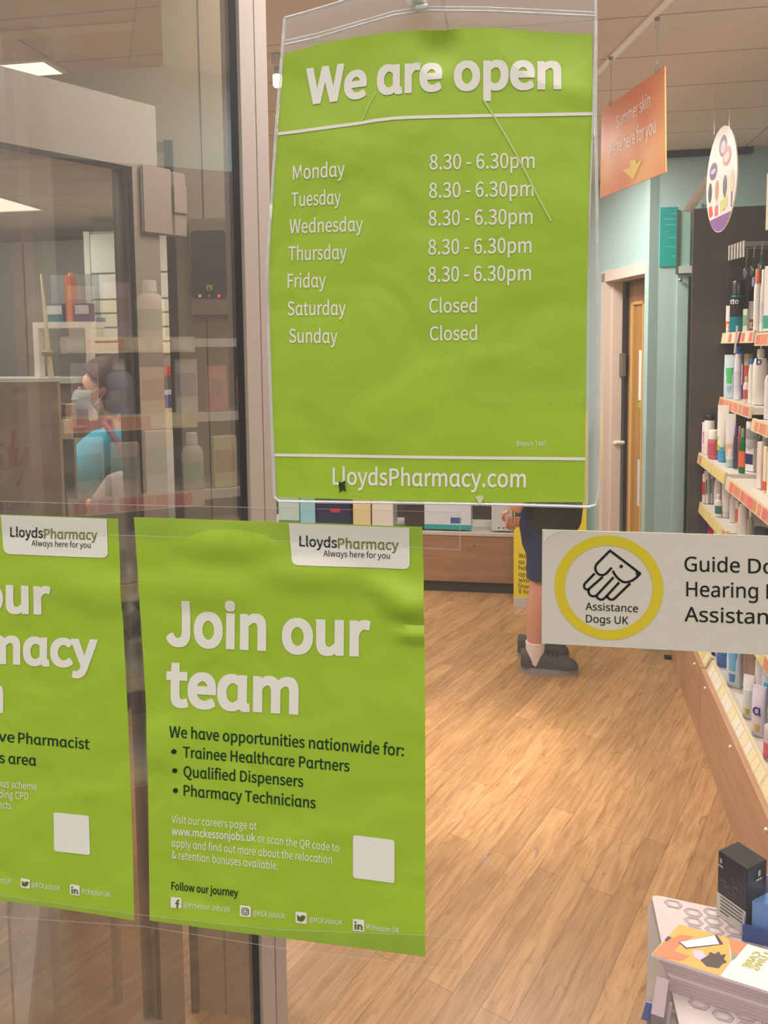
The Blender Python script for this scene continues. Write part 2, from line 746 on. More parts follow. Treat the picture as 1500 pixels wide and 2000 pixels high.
M_FLOOR = wood('vinyl_plank_floor', (190, 147, 100), (160, 117, 75), rot=-(PI / 2 - math.radians(24)), planks=(0.90, 0.080), rough=0.34, stretch=11.0, scale=5.5)
M_GLASS = clear('window_glass', (0.97, 0.97, 0.965), gloss=0.015, smear=0.30, haze=0.018, haze_col=(0.85, 0.80, 0.76))
M_SCREEN_GLASS = clear('screen_glass', (0.86, 0.84, 0.81), gloss=0.17, grough=0.012, haze=0.03, haze_col=(0.78, 0.70, 0.62))
M_DOOR_GLASS = clear('door_glass', (0.90, 0.90, 0.88), gloss=0.03, haze=0.02, smear=0.25)


def tile_ceiling():
    m = bpy.data.materials.new('ceiling_tiles')
    m.use_nodes = True
    nt = m.node_tree
    b = nt.nodes['Principled BSDF']
    b.inputs['Roughness'].default_value = 0.8
    tc = nt.nodes.new('ShaderNodeTexCoord')
    br = nt.nodes.new('ShaderNodeTexBrick')
    br.offset = 0.0
    br.inputs['Scale'].default_value = 1.0
    br.inputs['Brick Width'].default_value = 1.36
    br.inputs['Row Height'].default_value = 0.34
    br.inputs['Mortar Size'].default_value = 0.004
    c = lin((224, 208, 190))
    br.inputs['Color1'].default_value = (*c, 1)
    br.inputs['Color2'].default_value = (c[0] * .96, c[1] * .96, c[2] * .96, 1)
    br.inputs['Mortar'].default_value = (*lin((160, 142, 124)), 1)
    mp = nt.nodes.new('ShaderNodeMapping')
    mp.inputs['Location'].default_value = (0.2, -0.02, 0)
    nt.links.new(tc.outputs['Object'], mp.inputs[0])
    nt.links.new(mp.outputs[0], br.inputs['Vector'])
    nt.links.new(br.outputs['Color'], b.inputs['Base Color'])
    MATS['ceiling_tiles'] = m
    return m


M_CEIL = tile_ceiling()

# ------------------------------------------------------------------ room shell
CEIL = 2.65
SA = math.radians(3.3)                           # the long shelving runs 3.3 degrees off the window's normal
SU = Vector((math.sin(SA), math.cos(SA), 0))     # along the shelving, into the shop
SN = Vector((math.cos(SA), -math.sin(SA), 0))    # into the wall
S0 = Vector((0.638, 0.0, 0.0))


def sh(s, t, z):
    return S0 + SU * s + SN * t + Vector((0, 0, z))


E0 = Vector((0.716, 3.455, 0))                   # corner where the consultation-room wall starts
DV = Vector((math.sin(math.radians(-17)), math.cos(math.radians(-17)), 0))
DN = Vector((math.cos(math.radians(-17)), -math.sin(math.radians(-17)), 0))


def dw(t, d, z):
    return E0 + DV * t + DN * d + Vector((0, 0, z))


floor = struct('floor', B(lambda b: box(b, (-5.2, -0.02, -0.06), (2.2, 6.2, 0.0))), M_FLOOR)
ceiling = struct('ceiling', B(lambda b: box(b, (-5.2, -0.02, CEIL), (2.2, 6.2, CEIL + 0.08))), M_CEIL)
M_GREYW = mat('grey_office_wall', (150, 150, 140), 0.7)
struct('wall_left', B(lambda b: box(b, (-5.2, -0.02, 0), (-5.1, 6.2, CEIL))), M_GREYW)
struct('wall_back', B(lambda b: box(b, (-5.1, 6.1, 0), (2.2, 6.2, CEIL))), M_GREYW)
struct('wall_right', B(lambda b: obox(b, sh(0.0, 0.47, 0), SU * 3.36, SN * 0.1, (0, 0, CEIL))), M_TEAL)
# short wall facing the window at the end of the shelving, and the slanted consultation-room wall
struct('wall_end', B(lambda b: box(b, (E0.x, 3.455, 0), (1.34, 3.56, CEIL))), M_TEAL)
struct('wall_consultation', B(
    lambda b: obox(b, dw(0.0, 0, 2.10), DV * 0.60, DN * 0.10, (0, 0, CEIL - 2.10)),
    lambda b: obox(b, dw(0.60, 0, 0), DV * 1.9, DN * 0.10, (0, 0, CEIL)),
    lambda b: obox(b, dw(0.0, 0.0, 0), DV * 0.015, DN * 0.10, (0, 0, 2.10))), M_TEAL)
struct('trim_1', B(lambda b: obox(b, dw(-0.012, -0.014, 0), DV * 0.045, DN * 0.07, (0, 0, CEIL - 0.001))),
       mat('pale_teal_trim', (172, 198, 193), 0.5))
struct('trim_2', B(lambda b: box(b, (E0.x + 0.06, 3.425, CEIL - 0.03), (1.20, 3.455, CEIL - 0.001))), mat('dark_gap', (40, 40, 36), 0.8))
# small room behind the consultation door
M_PINK = mat('pink_room_wall', (214, 176, 150), 0.7)
struct('wall_room', B(lambda b: obox(b, dw(-0.05, 0.75, 0), DV * 1.6, DN * 0.06, (0, 0, CEIL))), M_PINK)

# front wall round the shop window
M_FRONT = mat('shopfront_render', (170, 165, 158), 0.7)
struct('wall_front', B(lambda b: box(b, (-5.2, -0.02, 0), (-0.90, 0.10, CEIL))), M_FRONT)
struct('wall_front', B(lambda b: box(b, (-0.90, -0.02, 0), (0.96, 0.02, 0.30))), M_FRONT)
struct('wall_front', B(lambda b: box(b, (0.96, -0.02, 0), (2.2, 0.10, CEIL))), M_FRONT)

win = bpy.data.objects.new('window_1', None)
link(win)
win['kind'] = 'structure'
MW['window_1'] = Matrix.Identity(4)
put('pane', B(lambda b: box(b, (-0.88, 0.0, 0.33), (0.94, 0.008, 2.62))), M_GLASS, win)
put('window_frame', B(
    lambda b: box(b, (-0.90, -0.018, 0.30), (-0.86, 0.04, CEIL)),
    lambda b: box(b, (0.92, -0.018, 0.30), (0.96, 0.04, CEIL)),
    lambda b: box(b, (-0.90, -0.018, 0.30), (0.96, 0.04, 0.345)),
    lambda b: box(b, (-0.90, -0.018, 2.60), (0.96, 0.04, CEIL))), M_ALU, win)

# ------------------------------------------------------------------ angled glass screen inside the window (left)
A2 = math.radians(30)
GU = Vector((math.sin(A2), math.cos(A2), 0))
GN = Vector((math.cos(A2), -math.sin(A2), 0))                # towards the shop floor / viewer
GP = atd(463, 700, 1.30)
GP.z = 0
scr = bpy.data.objects.new('window_2', None)
link(scr)
scr['kind'] = 'structure'
MW['window_2'] = Matrix.Identity(4)
put('pane', B(lambda b: obox(b, GP + GU * -0.42 + Vector((0, 0, 0.12)), GU * 0.415, GN * 0.008, (0, 0, 2.45))), M_SCREEN_GLASS, scr)
put('gasket', B(lambda b: obox(b, GP + GU * -0.004 - GN * 0.004 + Vector((0, 0, 0.10)), GU * 0.009, GN * 0.016, (0, 0, 2.50))), M_RUBBER, scr)


def post(b):
    o = GP + GU * 0.0055 - GN * 0.028
    obox(b, o, GU * 0.030, GN * 0.048, (0, 0, 2.645))
    obox(b, o + GU * 0.0302, GU * 0.004, GN * 0.042, (0, 0, 2.645))
    obox(b, o + GU * 0.0344, GU * 0.026, GN * 0.046, (0, 0, 2.645))


put('post', B(post), M_ALU, scr)
put('bottom_rail', B(lambda b: obox(b, GP + GU * -0.42 - GN * 0.02, GU * 0.424, GN * 0.045, (0, 0, 0.12))), M_ALU, scr)
put('top_rail', B(lambda b: obox(b, GP + GU * -0.42 - GN * 0.02 + Vector((0, 0, 2.57)), GU * 0.424, GN * 0.045, (0, 0, 0.07))), M_ALU, scr)

# ------------------------------------------------------------------ inner doorway (header, jamb, transom) and its open door leaf
YJ = 0.90
struct('trim_3', B(
    lambda b: box(b, (-0.786, YJ, 0), (-0.592, YJ + 0.09, CEIL - 0.002)),
    lambda b: box(b, (-2.25, YJ, 2.13), (-0.786, YJ + 0.09, 2.297)),
    lambda b: box(b, (-2.45, YJ, 0), (-2.25, YJ + 0.09, CEIL - 0.002))), M_ALU2)
struct('trim_4', B(lambda b: box(b, (-0.7865, YJ - 0.010, 0), (-0.768, YJ - 0.0005, 2.13))), mat('dark_rebate', (46, 38, 32), 0.7))
struct('trim_5', B(lambda b: box(b, (-0.6995, YJ - 0.0015, 0), (-0.6975, YJ - 0.0003, CEIL - 0.01))), mat('panel_joint', (64, 56, 48), 0.8))

A3 = math.radians(31.6)
LU = Vector((math.sin(A3), math.cos(A3), 0))
LN = Vector((math.cos(A3), -math.sin(A3), 0))
LP = gy(300, 700, 0.845)
LP.z = 0
M_LEAF = mat('grey_leaf_aluminium', (156, 141, 128), 0.42)
leaf = bpy.data.objects.new('door_1', None)
link(leaf)
leaf['kind'] = 'structure'
MW['door_1'] = Matrix.Identity(4)


def lf(a, n, z):
    return LP + LU * a + LN * n + Vector((0, 0, z))


LW = 0.70
SWD = 0.062                                      # face width of the stile
put('leaf_frame', B(lambda b: obox(b, lf(-SWD, 0, 0.02), LU * SWD, LN * 0.04, (0, 0, 2.165)),
                    lambda b: obox(b, lf(-LW, 0, 0.02), LU * 0.095, LN * 0.04, (0, 0, 2.165)),
                    lambda b: obox(b, lf(-LW + 0.095, 0, 2.045), LU * (LW - 0.095 - SWD), LN * 0.04, (0, 0, 0.14)),
                    lambda b: obox(b, lf(-LW + 0.095, 0, 0.02), LU * (LW - 0.095 - SWD), LN * 0.04, (0, 0, 0.07))), M_LEAF, leaf)
put('gasket', B(lambda b: obox(b, lf(-SWD - 0.006, 0.030, 0.09), LU * 0.006, LN * 0.009, (0, 0, 1.955)),
                lambda b: obox(b, lf(-LW + 0.095, 0.030, 2.035), LU * (LW - 0.10 - SWD), LN * 0.009, (0, 0, 0.010))), M_RUBBER, leaf)
put('glazing_bead', B(lambda b: obox(b, lf(-SWD - 0.024, -0.002, 0.09), LU * 0.024, LN * 0.012, (0, 0, 1.955))), M_LEAF, leaf)
put('pane', B(lambda b: obox(b, lf(-LW + 0.095, 0.011, 0.09), LU * (LW - 0.095 - SWD - 0.007), LN * 0.006, (0, 0, 1.955))), M_DOOR_GLASS, leaf)
# pivot block bridging leaf and jamb
HZ1, HZ0 = atd(320, 312, 1.62).z, atd(320, 448, 1.62).z
put('hinge_block', B(lambda b: obox(b, lf(-0.046, 0.041, HZ0), LU * 0.075, LN * 0.010, (0, 0, HZ1 - HZ0)),
                     lambda b: obox(b, lf(0.0295, 0.034, HZ0), LU * 0.036, LN * 0.018, (0, 0, HZ1 - HZ0 - 0.004))), M_LEAF, leaf, bevel=0.003)
put('hinge_knuckle', B(lambda b: obox(b, lf(0.030, 0.0525, HZ0 + 0.052), LU * 0.034, LN * 0.004, (0, 0, 0.062))), M_LEAF, leaf, bevel=0.001)

# door control unit on the jamb
kp = thing('door_control_panel', 'grey door control unit with dark inset panel and small lights on the door jamb', 'control panel', (-0.69, YJ, 1.86))
k0, k1 = gy(366, 428, YJ - 0.02), gy(453, 618, YJ - 0.02)
put('housing', B(lambda b: box(b, (k0.x, YJ - 0.024, k1.z), (k1.x, YJ - 0.0005, k0.z))), mat('control_grey', (140, 128, 112), 0.45), kp, bevel=0.005)
q0, q1 = gy(371, 450, YJ - 0.026), gy(442, 580, YJ - 0.026)
PK = ((0, YJ - 0.0245, 0), (0, -1, 0))
bm = bmesh.new()
patch(bm, rounded([(372, 451), (440, 449), (444, 582), (374, 583)], 9), PK, 0.0005)
put('inset_panel', bm, mat('control_dark', (62, 56, 52), 0.18), kp)
bm = bmesh.new()
patch(bm, [(404, 556), (415, 556), (415, 567), (404, 567)], PK, 0.0012)
put('warning_label', bm, rgbm((196, 190, 60)), kp)
bm = bmesh.new()
patch(bm, [(406, 566), (409, 558), (412, 566)], PK, 0.0018)
for yy, x0, x1 in ((554, 395, 420), (569, 400, 418)):
    patch(bm, [(x0, yy), (x1, yy), (x1, yy + 2), (x0, yy + 2)], PK, 0.0018)
put('label_print', bm, M_BLACK, kp)
for cx, col, e in ((391, (210, 200, 140), 0.6), (409, (150, 140, 110), 0.0), (428, (255, 60, 70), 1.6)):
    bm = bmesh.new()
    patch(bm, dot_pts(cx, 578, 3.0), PK, 0.0014)
    put('indicator_light', bm, mat('led_%d' % cx, col, 0.3, emit=col, estr=e), kp)


# ------------------------------------------------------------------ lamps
def ceiling_light(x, y, label, w=0.58, d=0.58, watts=LAMP_W, rot=0.0, estr=9.0, tint=(1.0, 0.95, 0.89)):
    t = thing('ceiling_light', label, 'ceiling light', (x, y, CEIL), rot, 'square panel lights in the ceiling')
    put('frame', B(lambda b: box(b, (-w / 2 - .02, -d / 2 - .02, -.012), (w / 2 + .02, -d / 2, -.0005)),
                   lambda b: box(b, (-w / 2 - .02, d / 2, -.012), (w / 2 + .02, d / 2 + .02, -.0005)),
                   lambda b: box(b, (-w / 2 - .02, -d / 2, -.012), (-w / 2, d / 2, -.0005)),
                   lambda b: box(b, (w / 2, -d / 2, -.012), (w / 2 + .02, d / 2, -.0005))), M_WHITE, t, world=False)
    put('diffuser', B(lambda b: box(b, (-w / 2, -d / 2, -.006), (w / 2, d / 2, -.001))),
        mat('lit_diffuser', (255, 250, 240), 0.5, emit=(255, 246, 232), estr=2.2), t, world=False)
    la = bpy.data.lights.new('panel_lamp', 'AREA')
    la.shape = 'RECTANGLE'
    la.size, la.size_y = w * 0.96, d * 0.96
    la.energy = watts
    la.color = tint
    lo = bpy.data.objects.new('panel_lamp', la)
    link(lo)
    lo.parent = t
    lo.location = (0, 0, -0.02)
    return t


COOL = (0.97, 0.98, 0.92)
ceiling_light(-0.25, 0.70, 'added unseen ceiling panel nearest the shop window', watts=LAMP_W * 0.5)  # added panel out of view, general light for the shop front
ceiling_light(0.05, 3.05, 'added unseen ceiling panel over the middle of the shop floor', watts=LAMP_W)  # added panel, out of view, to light the shop floor
ceiling_light(0.62, 1.08, 'added unseen ceiling panel close to the long shelving', w=0.30, d=0.58, watts=LAMP_W * 0.5)  # extra unseen panel put in to light the right-hand shelves
ceiling_light(-2.06, 1.755, 'lit ceiling strip seen through the transom above the open door', w=0.96, d=0.15, watts=LAMP_W * 0.8)
ceiling_light(-2.25, 2.45, 'added ceiling panel hidden behind the top rail of the open door', w=0.5, d=0.4, watts=LAMP_W * 0.9)  # added lamp hidden by the rail, brightens the masked person and board
ceiling_light(-3.52, 3.90, 'bright ceiling panel over the dispensary at the left edge', watts=LAMP_W * 0.9, tint=COOL)
ceiling_light(-1.9, 4.6, 'added ceiling panel above the back of the shop', watts=LAMP_W * 0.8, tint=COOL)  # panel added for general light at the back of the room

# pale strip across the ceiling tiles, seen through the transom
sa, sb = gz(-90, 70, CEIL - .006), gz(265, 43, CEIL - .006)
sd_ = gz(265, 57, CEIL - .006) - sb
struct('trim_6', B(lambda b: prism(b, [sa, sb, sb + sd_ + (sa - sa), sa + sd_ * 1.3], (0, 0, .0055))), mat('pale_ceiling_strip', (232, 220, 200), .6, bump=.5, bscale=60))

# ------------------------------------------------------------------ things on the window: posters, sticker, tape
Y_OUT = -0.0012
GL = ((0, Y_OUT, 0), (0, -1, 0))
M_GREEN = paper('poster_green', (162, 194, 54))
M_PWHITE = mat('poster_white_print', (238, 232, 222), 0.5)
M_PDARK = mat('poster_dark_green_print', (8, 52, 34), 0.5)
M_POLIVE = mat('poster_olive_print', (118, 128, 30), 0.5)
M_PBLACK = mat('poster_black_print', (14, 40, 36), 0.5)


def waver(amp, seed, crump=0.0, cp=None):
    def w(P):
        a = noise.noise(Vector((P.x * 9 + seed, P.z * 6, seed * 1.7)))
        b = noise.noise(Vector((P.x * 3.5 - seed, P.z * 11, 4.2)))
        h = amp * (1.05 + 0.65 * a + 0.55 * b)
        for (x, z, r, hh, sx, sz) in (cp or []):
            d = math.hypot((P.x - x) * sx, (P.z - z) * sz) / r
            if d < 1:
                h += hh * (1 - d * d) ** 2
        return Vector((P.x, P.y - max(h, 0), P.z))
    return w


def logo_panel(par, quad, wave, l0, l1, p1, cap, s0, s1, scap):
    bm = bmesh.new()
    patch(bm, rounded(quad, 13, (0, 0, 1, 1)), GL, 0.0007, wave)
    pan = put('logo_panel', bm, M_PWHITE, par)
    bm = bmesh.new()
    write(bm, 'Lloyds', l0, l1, cap, GL, 0.0012, bold=0.006, wave=wave)
    put('logo_lettering_dark', bm, M_PBLACK, pan)
    bm = bmesh.new()
    write(bm, 'Pharmacy', (l1[0] + 2, l1[1] + 1), p1, cap, GL, 0.0012, bold=0.005, wave=wave)
    put('logo_lettering_olive', bm, M_POLIVE, pan)
    bm = bmesh.new()
    write(bm, 'Always here for you', s0, s1, scap, GL, 0.0012, bold=0.001, wave=wave)
    put('strapline', bm, M_PBLACK, pan)


def icon(par, q, kind, wave):
    """Small white social icon: q = TL, TR, BR, BL pixels."""
    def at(u, v):
        a = Vector(q[0]) * (1 - u) + Vector(q[1]) * u
        b = Vector(q[3]) * (1 - u) + Vector(q[2]) * u
        return tuple(a * (1 - v) + b * v)
    bm = bmesh.new()
    patch(bm, rounded(q, 2.5), GL, 0.0007, wave)
    ic = put('icon', bm, M_PWHITE, par)
    bm = bmesh.new()
    s = abs(q[1][0] - q[0][0]) * 0.00058
    if kind == 'f':
        stroke(bm, [at(.82, .24), at(.68, .24), at(.62, .34), at(.62, .98)], s * 0.17, GL, 0.0012, wave=wave)
        stroke(bm, [at(.44, .52), at(.80, .52)], s * 0.15, GL, 0.0013, wave=wave)
    elif kind == 'camera':
        stroke(bm, rounded([at(.2, .2), at(.8, .2), at(.8, .8), at(.2, .8)], 4), s * 0.08, GL, 0.0012, closed=True, wave=wave)
        stroke(bm, [at(.5 + .16 * math.cos(k * PI / 6), .5 + .16 * math.sin(k * PI / 6)) for k in range(12)], s * 0.08, GL, 0.0012, closed=True, wave=wave)
        patch(bm, [at(.64, .30), at(.71, .30), at(.71, .37), at(.64, .37)], GL, 0.0013, wave)
    elif kind == 'bird':
        patch(bm, [at(*p) for p in ((.14, .24), (.30, .36), (.48, .42), (.52, .28), (.66, .22), (.78, .30), (.90, .26),
                                    (.82, .40), (.80, .60), (.64, .78), (.40, .82), (.18, .76), (.34, .70), (.22, .60), (.30, .58), (.16, .46), (.24, .46))],
              GL, 0.0012, wave)
    else:
        patch(bm, [at(.16, .40), at(.32, .40), at(.32, .86), at(.16, .86)], GL, 0.0012, wave)
        patch(bm, [at(.16, .17), at(.32, .17), at(.32, .32), at(.16, .32)], GL, 0.0012, wave)
        stroke(bm, [at(.48, .86), at(.48, .40)], s * .16, GL, 0.0012, wave=wave)
        stroke(bm, [at(.48, .56), at(.58, .45), at(.70, .45), at(.78, .56), at(.78, .86)], s * .15, GL, 0.0013, wave=wave)
    put('icon_mark', bm, mat('icon_mark_green', (92, 110, 40), 0.5), ic)


# --- "Join our team" poster
wJ = waver(0.0011, 3.1, cp=[(-0.105, 1.378, 0.050, 0.010, 1.0, 2.0), (-0.135, 1.395, 0.035, 0.006, 1, 2.0), (-0.102, 1.345, 0.028, 0.007, 1, 2.4),
                            (-0.31, 1.436, 0.09, 0.005, 1, 3.0), (-0.40, 1.20, 0.05, 0.003, 1.6, 1), (-0.22, 1.405, 0.08, 0.004, 1, 3.2), (-0.34, 1.385, 0.10, 0.004, 1, 3.0)])
pj = thing('join_our_team_poster', 'green Join our team poster taped to the window below the opening hours sign', 'poster',
           tuple(hit(560, 1860, *map(Vector, GL))))
put('paper', sheet([(262, 1010), (450, 1016), (640, 1022), (825, 1029)], [(825, 1029), (829, 1200), (831, 1500), (831, 1867)],
                   [(293, 1796), (470, 1820), (650, 1844), (831, 1867)], [(262, 1010), (275, 1200), (287, 1400), (291, 1600), (293, 1796)], GL, wJ),
    M_GREEN, pj, smooth=True)
logo_panel(pj, [(565, 1021), (800, 1030), (801, 1111), (572, 1101)], wJ, (586, 1065), (659, 1068.5), (779, 1073), 19.5, (633, 1085), (762, 1090), 11.5)
line(pj, 'heading_word', M_PWHITE, GL, wJ, 'Join', (327, 1256), (519, 1266), 84, bold=0.0085, heavy=0.0055)
line(pj, 'heading_word', M_PWHITE, GL, wJ, 'our', (553, 1271), (722, 1278), 84, bold=0.0085, heavy=0.0055)
line(pj, 'heading_word', M_PWHITE, GL, wJ, 'team', (328, 1374), (582, 1390), 84, bold=0.0085, heavy=0.0055)
line(pj, 'dark_text_line', M_PDARK, GL, wJ, 'We have opportunities nationwide for:', (333, 1437), (789, 1475), 21.5, bold=0.0045)
line(pj, 'dark_text_line', M_PDARK, GL, wJ, 'Trainee Healthcare Partners', (359, 1477), (683, 1505), 21, bold=0.0045)
line(pj, 'dark_text_line', M_PDARK, GL, wJ, 'Qualified Dispensers', (360, 1515), (593, 1535), 21, bold=0.0045)
line(pj, 'dark_text_line', M_PDARK, GL, wJ, 'Pharmacy Technicians', (360, 1552), (617, 1577), 21, bold=0.0045)
for c in ((342, 1465), (343, 1503), (344, 1542)):
    bm = bmesh.new()
    patch(bm, dot_pts(*c, 5), GL, 0.0006, wJ)
    put('bullet', bm, M_PDARK, pj)
line(pj, 'dark_text_line', M_PDARK, GL, wJ, 'Follow our journey', (336, 1735), (466, 1749), 15, bold=0.006)
line(pj, 'white_text_line', M_PWHITE, GL, wJ, 'Visit our careers page at', (337, 1605), (502, 1619), 15, bold=0.001)
line(pj, 'white_text_line', M_PWHITE, GL, wJ, 'www.mckessonjobs.uk', (337, 1628), (500, 1642), 15, bold=0.006)
line(pj, 'white_text_line', M_PWHITE, GL, wJ, 'or scan the QR code to', (504, 1643), (663, 1662), 15, bold=0.001)
line(pj, 'white_text_line', M_PWHITE, GL, wJ, 'apply and find out more about the relocation', (337, 1651), (649, 1685), 15, bold=0.001)
line(pj, 'white_text_line', M_PWHITE, GL, wJ, '& retention bonuses available.', (337, 1674), (544, 1697), 15, bold=0.001)
line(pj, 'white_text_line', M_PWHITE, GL, wJ, '@McKesson Jobs UK', (360, 1769), (451, 1779), 10, bold=0.001)
line(pj, 'white_text_line', M_PWHITE, GL, wJ, '@MCKJobsUK', (495, 1786), (558, 1792), 10, bold=0.001)
line(pj, 'white_text_line', M_PWHITE, GL, wJ, '@MCKJobsUK', (604, 1799), (669, 1805), 10, bold=0.001)
line(pj, 'white_text_line', M_PWHITE, GL, wJ, 'McKesson UK', (716, 1813), (780, 1820), 10, bold=0.001)
bm = bmesh.new()
patch(bm, rounded([(690, 1629), (771, 1639), (771, 1723), (690, 1713)], 6), GL, 0.0007, wJ)
put('blank_white_square', bm, M_PWHITE, pj)
icon(pj, [(335, 1749), (356, 1751.5), (356, 1772), (335, 1770)], 'f', wJ)
icon(pj, [(469.5, 1765), (491, 1768), (491, 1789), (469.5, 1787)], 'camera', wJ)
icon(pj, [(578, 1778), (600, 1781), (600, 1803), (578, 1800)], 'bird', wJ)
icon(pj, [(689.5, 1792.5), (712, 1795), (712, 1818), (689.5, 1816)], 'in', wJ)

# --- pharmacist poster (left, cut by the frame)
wP = waver(0.0010, 8.4, cp=[(-0.46, 1.37, 0.06, 0.003, 1, 1.8), (-0.50, 1.385, 0.09, 0.002, 1, 2.5)])
pp = thing('pharmacist_wanted_poster', 'green recruitment poster cut off at the left edge, left of the Join our team poster', 'poster', tuple(gy(100, 1775, Y_OUT)))


def wpx(x, z):                                    # pixel of a world point on the glass
    c = ROT.transposed() @ (Vector((x, Y_OUT, z)) - CAM)
    return (PPX + F_PX * c.x / c.z, PPY + F_PX * c.y / c.z)


tlp, blp = wpx(-0.768, 1.4615), wpx(-0.768, 0.981)
put('paper', sheet([tlp, (0, 1005), (231, 1013)], [(231, 1013), (240, 1200), (250, 1400), (258, 1600), (263, 1796)],
                   [blp, (0, 1757), (263, 1796)], [tlp, ((tlp[0] * 0.5 + blp[0] * 0.5), (tlp[1] + blp[1]) / 2), blp], GL, wP), M_GREEN, pp, smooth=True)
logo_panel(pp, [(3, 1005.5), (210, 1013), (213, 1089), (9, 1081)], wP, (22, 1047), (86, 1049.5), (192, 1053), 18.5, (64, 1065), (179, 1069), 11)
line(pp, 'heading_word', M_PWHITE, GL, wP, 'our', (-42, 1191), (100, 1197), 67, bold=0.0085, heavy=0.0055)
line(pp, 'heading_word', M_PWHITE, GL, wP, 'macy', (-27, 1291), (190, 1301), 67, bold=0.0085, heavy=0.0055)
line(pp, 'heading_word', M_PWHITE, GL, wP, 'team', (-200, 1378), (6, 1388), 67, bold=0.0085, heavy=0.0055)
line(pp, 'dark_text_line', M_PDARK, GL, wP, 'have', (-36, 1442), (30, 1449), 20, bold=0.0045)
line(pp, 'dark_text_line', M_PDARK, GL, wP, 'Pharmacist', (37, 1449.5), (176, 1462), 20, bold=0.0045)
line(pp, 'dark_text_line', M_PDARK, GL, wP, 's area', (0, 1488), (72, 1494), 20, bold=0.0045)
line(pp, 'white_text_line', M_PWHITE, GL, wP, 'nus scheme', (-2, 1535), (74, 1542), 14, bold=0.001)
line(pp, 'white_text_line', M_PWHITE, GL, wP, 'ding CPD', (0, 1556), (57, 1561), 14, bold=0.001)
line(pp, 'white_text_line', M_PWHITE, GL, wP, 'ects.', (0, 1577), (26, 1579), 14, bold=0.001)
line(pp, 'white_text_line', M_PWHITE, GL, wP, 'obsUK', (-6, 1722), (25, 1725), 10, bold=0.001)
line(pp, 'white_text_line', M_PWHITE, GL, wP, '@MCKJobsUK', (63, 1731), (119, 1738), 10, bold=0.001)
line(pp, 'white_text_line', M_PWHITE, GL, wP, 'McKesson UK', (161, 1743), (217, 1750), 10, bold=0.001)
bm = bmesh.new()
patch(bm, rounded([(106, 1585), (175, 1592), (177, 1669), (107, 1661)], 5), GL, 0.0007, wP)
put('blank_white_square', bm, M_PWHITE, pp)
icon(pp, [(42, 1713), (60, 1716), (60, 1734), (42, 1731.5)], 'bird', wP)
icon(pp, [(138, 1725), (157, 1728), (157, 1748), (138, 1745)], 'in', wP)

# --- opening hours sign in its clear pocket
YO = -0.018
GO = ((0, YO, 0), (0, -1, 0))


def wO(P):
    u = (P.x + 0.245) / 0.325
    v = (P.z - 1.487) / 0.475
    h = 0.0035 * math.sin(max(0, min(1, u)) * PI) * (0.4 + 0.6 * v)
    h += 0.0016 * noise.noise(Vector((P.x * 8, P.z * 6, 1.3))) + 0.0012 * noise.noise(Vector((P.x * 5, P.z * 13, 7.7)))
    d = math.hypot((P.x + 0.072) * 1.2, P.z - 1.945) / 0.03                      # dent under the hook
    if d < 1:
        h -= 0.008 * (1 - d * d) ** 2
    d = math.hypot((P.x - 0.07) * 0.8, (P.z - 1.962) * 1.1) / 0.07
    if d < 1:
        h -= 0.010 * (1 - d * d)
    return Vector((P.x, P.y - h, P.z))


po = thing('opening_hours_sign', 'green We are open sign with opening hours in a clear hanging pocket', 'sign', tuple(gy(840, 985, YO)))
o_top = [(555, 105), (600, 94), (640, 83), (740, 68), (830, 60), (900, 57.5), (1000, 56), (1158, 58)]
o_right = [(1158, 58), (1157, 222), (1150, 400), (1146, 600), (1144, 800), (1142, 981)]
o_bot = [(541, 971), (840, 979), (1142, 981 + 3)]
o_bot[-1] = o_right[-1]
o_left = [(555, 105), (545, 230), (533, 400), (526, 520), (528, 650), (533, 800), (541, 971)]
put('paper', sheet(o_top, o_right, o_bot, o_left, GO, wO, 60, 90), M_GREEN, po, smooth=True)
line(po, 'heading_word', M_PWHITE, GO, wO, 'We', (600, 203), (716, 189), 67, bold=0.0085, heavy=0.0055)
line(po, 'heading_word', M_PWHITE, GO, wO, 'are', (738, 184), (863, 176), 70, bold=0.0085, heavy=0.0055)
line(po, 'heading_word', M_PWHITE, GO, wO, 'open', (888, 176), (1095, 171), 70, bold=0.0085, heavy=0.0055)
bm = bmesh.new()
for w_, a, b, c in (('Monday', (573, 352), (675, 345), 28), ('Tuesday', (570, 404), (667, 399), 27), ('Wednesday', (566, 456), (710, 452), 27),
                    ('Thursday', (564, 509), (678, 506), 27), ('Friday', (562, 562), (637, 561), 27), ('Saturday', (562, 616), (676, 615), 27),
                    ('Sunday', (565, 669), (660, 670), 27),
                    ('8.30 - 6.30pm', (840, 333), (1044, 329), 29), ('8.30 - 6.30pm', (839, 388), (1042, 384), 29), ('8.30 - 6.30pm', (838, 442), (1040, 438), 29),
                    ('8.30 - 6.30pm', (837, 498), (1038, 494), 29), ('8.30 - 6.30pm', (837, 551), (1037, 548), 29),
                    ('Closed', (839, 611), (932, 610), 27), ('Closed', (840, 665), (932, 664), 27)):
    line(po, 'opening_time' if w_[0] in '8C' else 'day_name', M_PWHITE, GO, wO, w_, a, b, c, bold=0.0035)
line(po, 'branch_number', M_PWHITE, GO, wO, 'Branch 7487', (1009, 871), (1067, 871), 9.5)
line(po, 'web_address', M_PWHITE, GO, wO, 'LloydsPharmacy.com', (650, 946), (1027, 951), 33, bold=0.006)
bm = bmesh.new()
L1 = [(543, 262), (580, 258), (620, 253), (660, 248), (700, 243), (735, 237), (770, 233), (810, 231), (850, 230), (950, 227.5), (1050, 225), (1157, 222)]
stroke(bm, L1, 0.0031, GO, wave=wO)
put('white_rule', bm, M_PWHITE, po)
bm = bmesh.new()
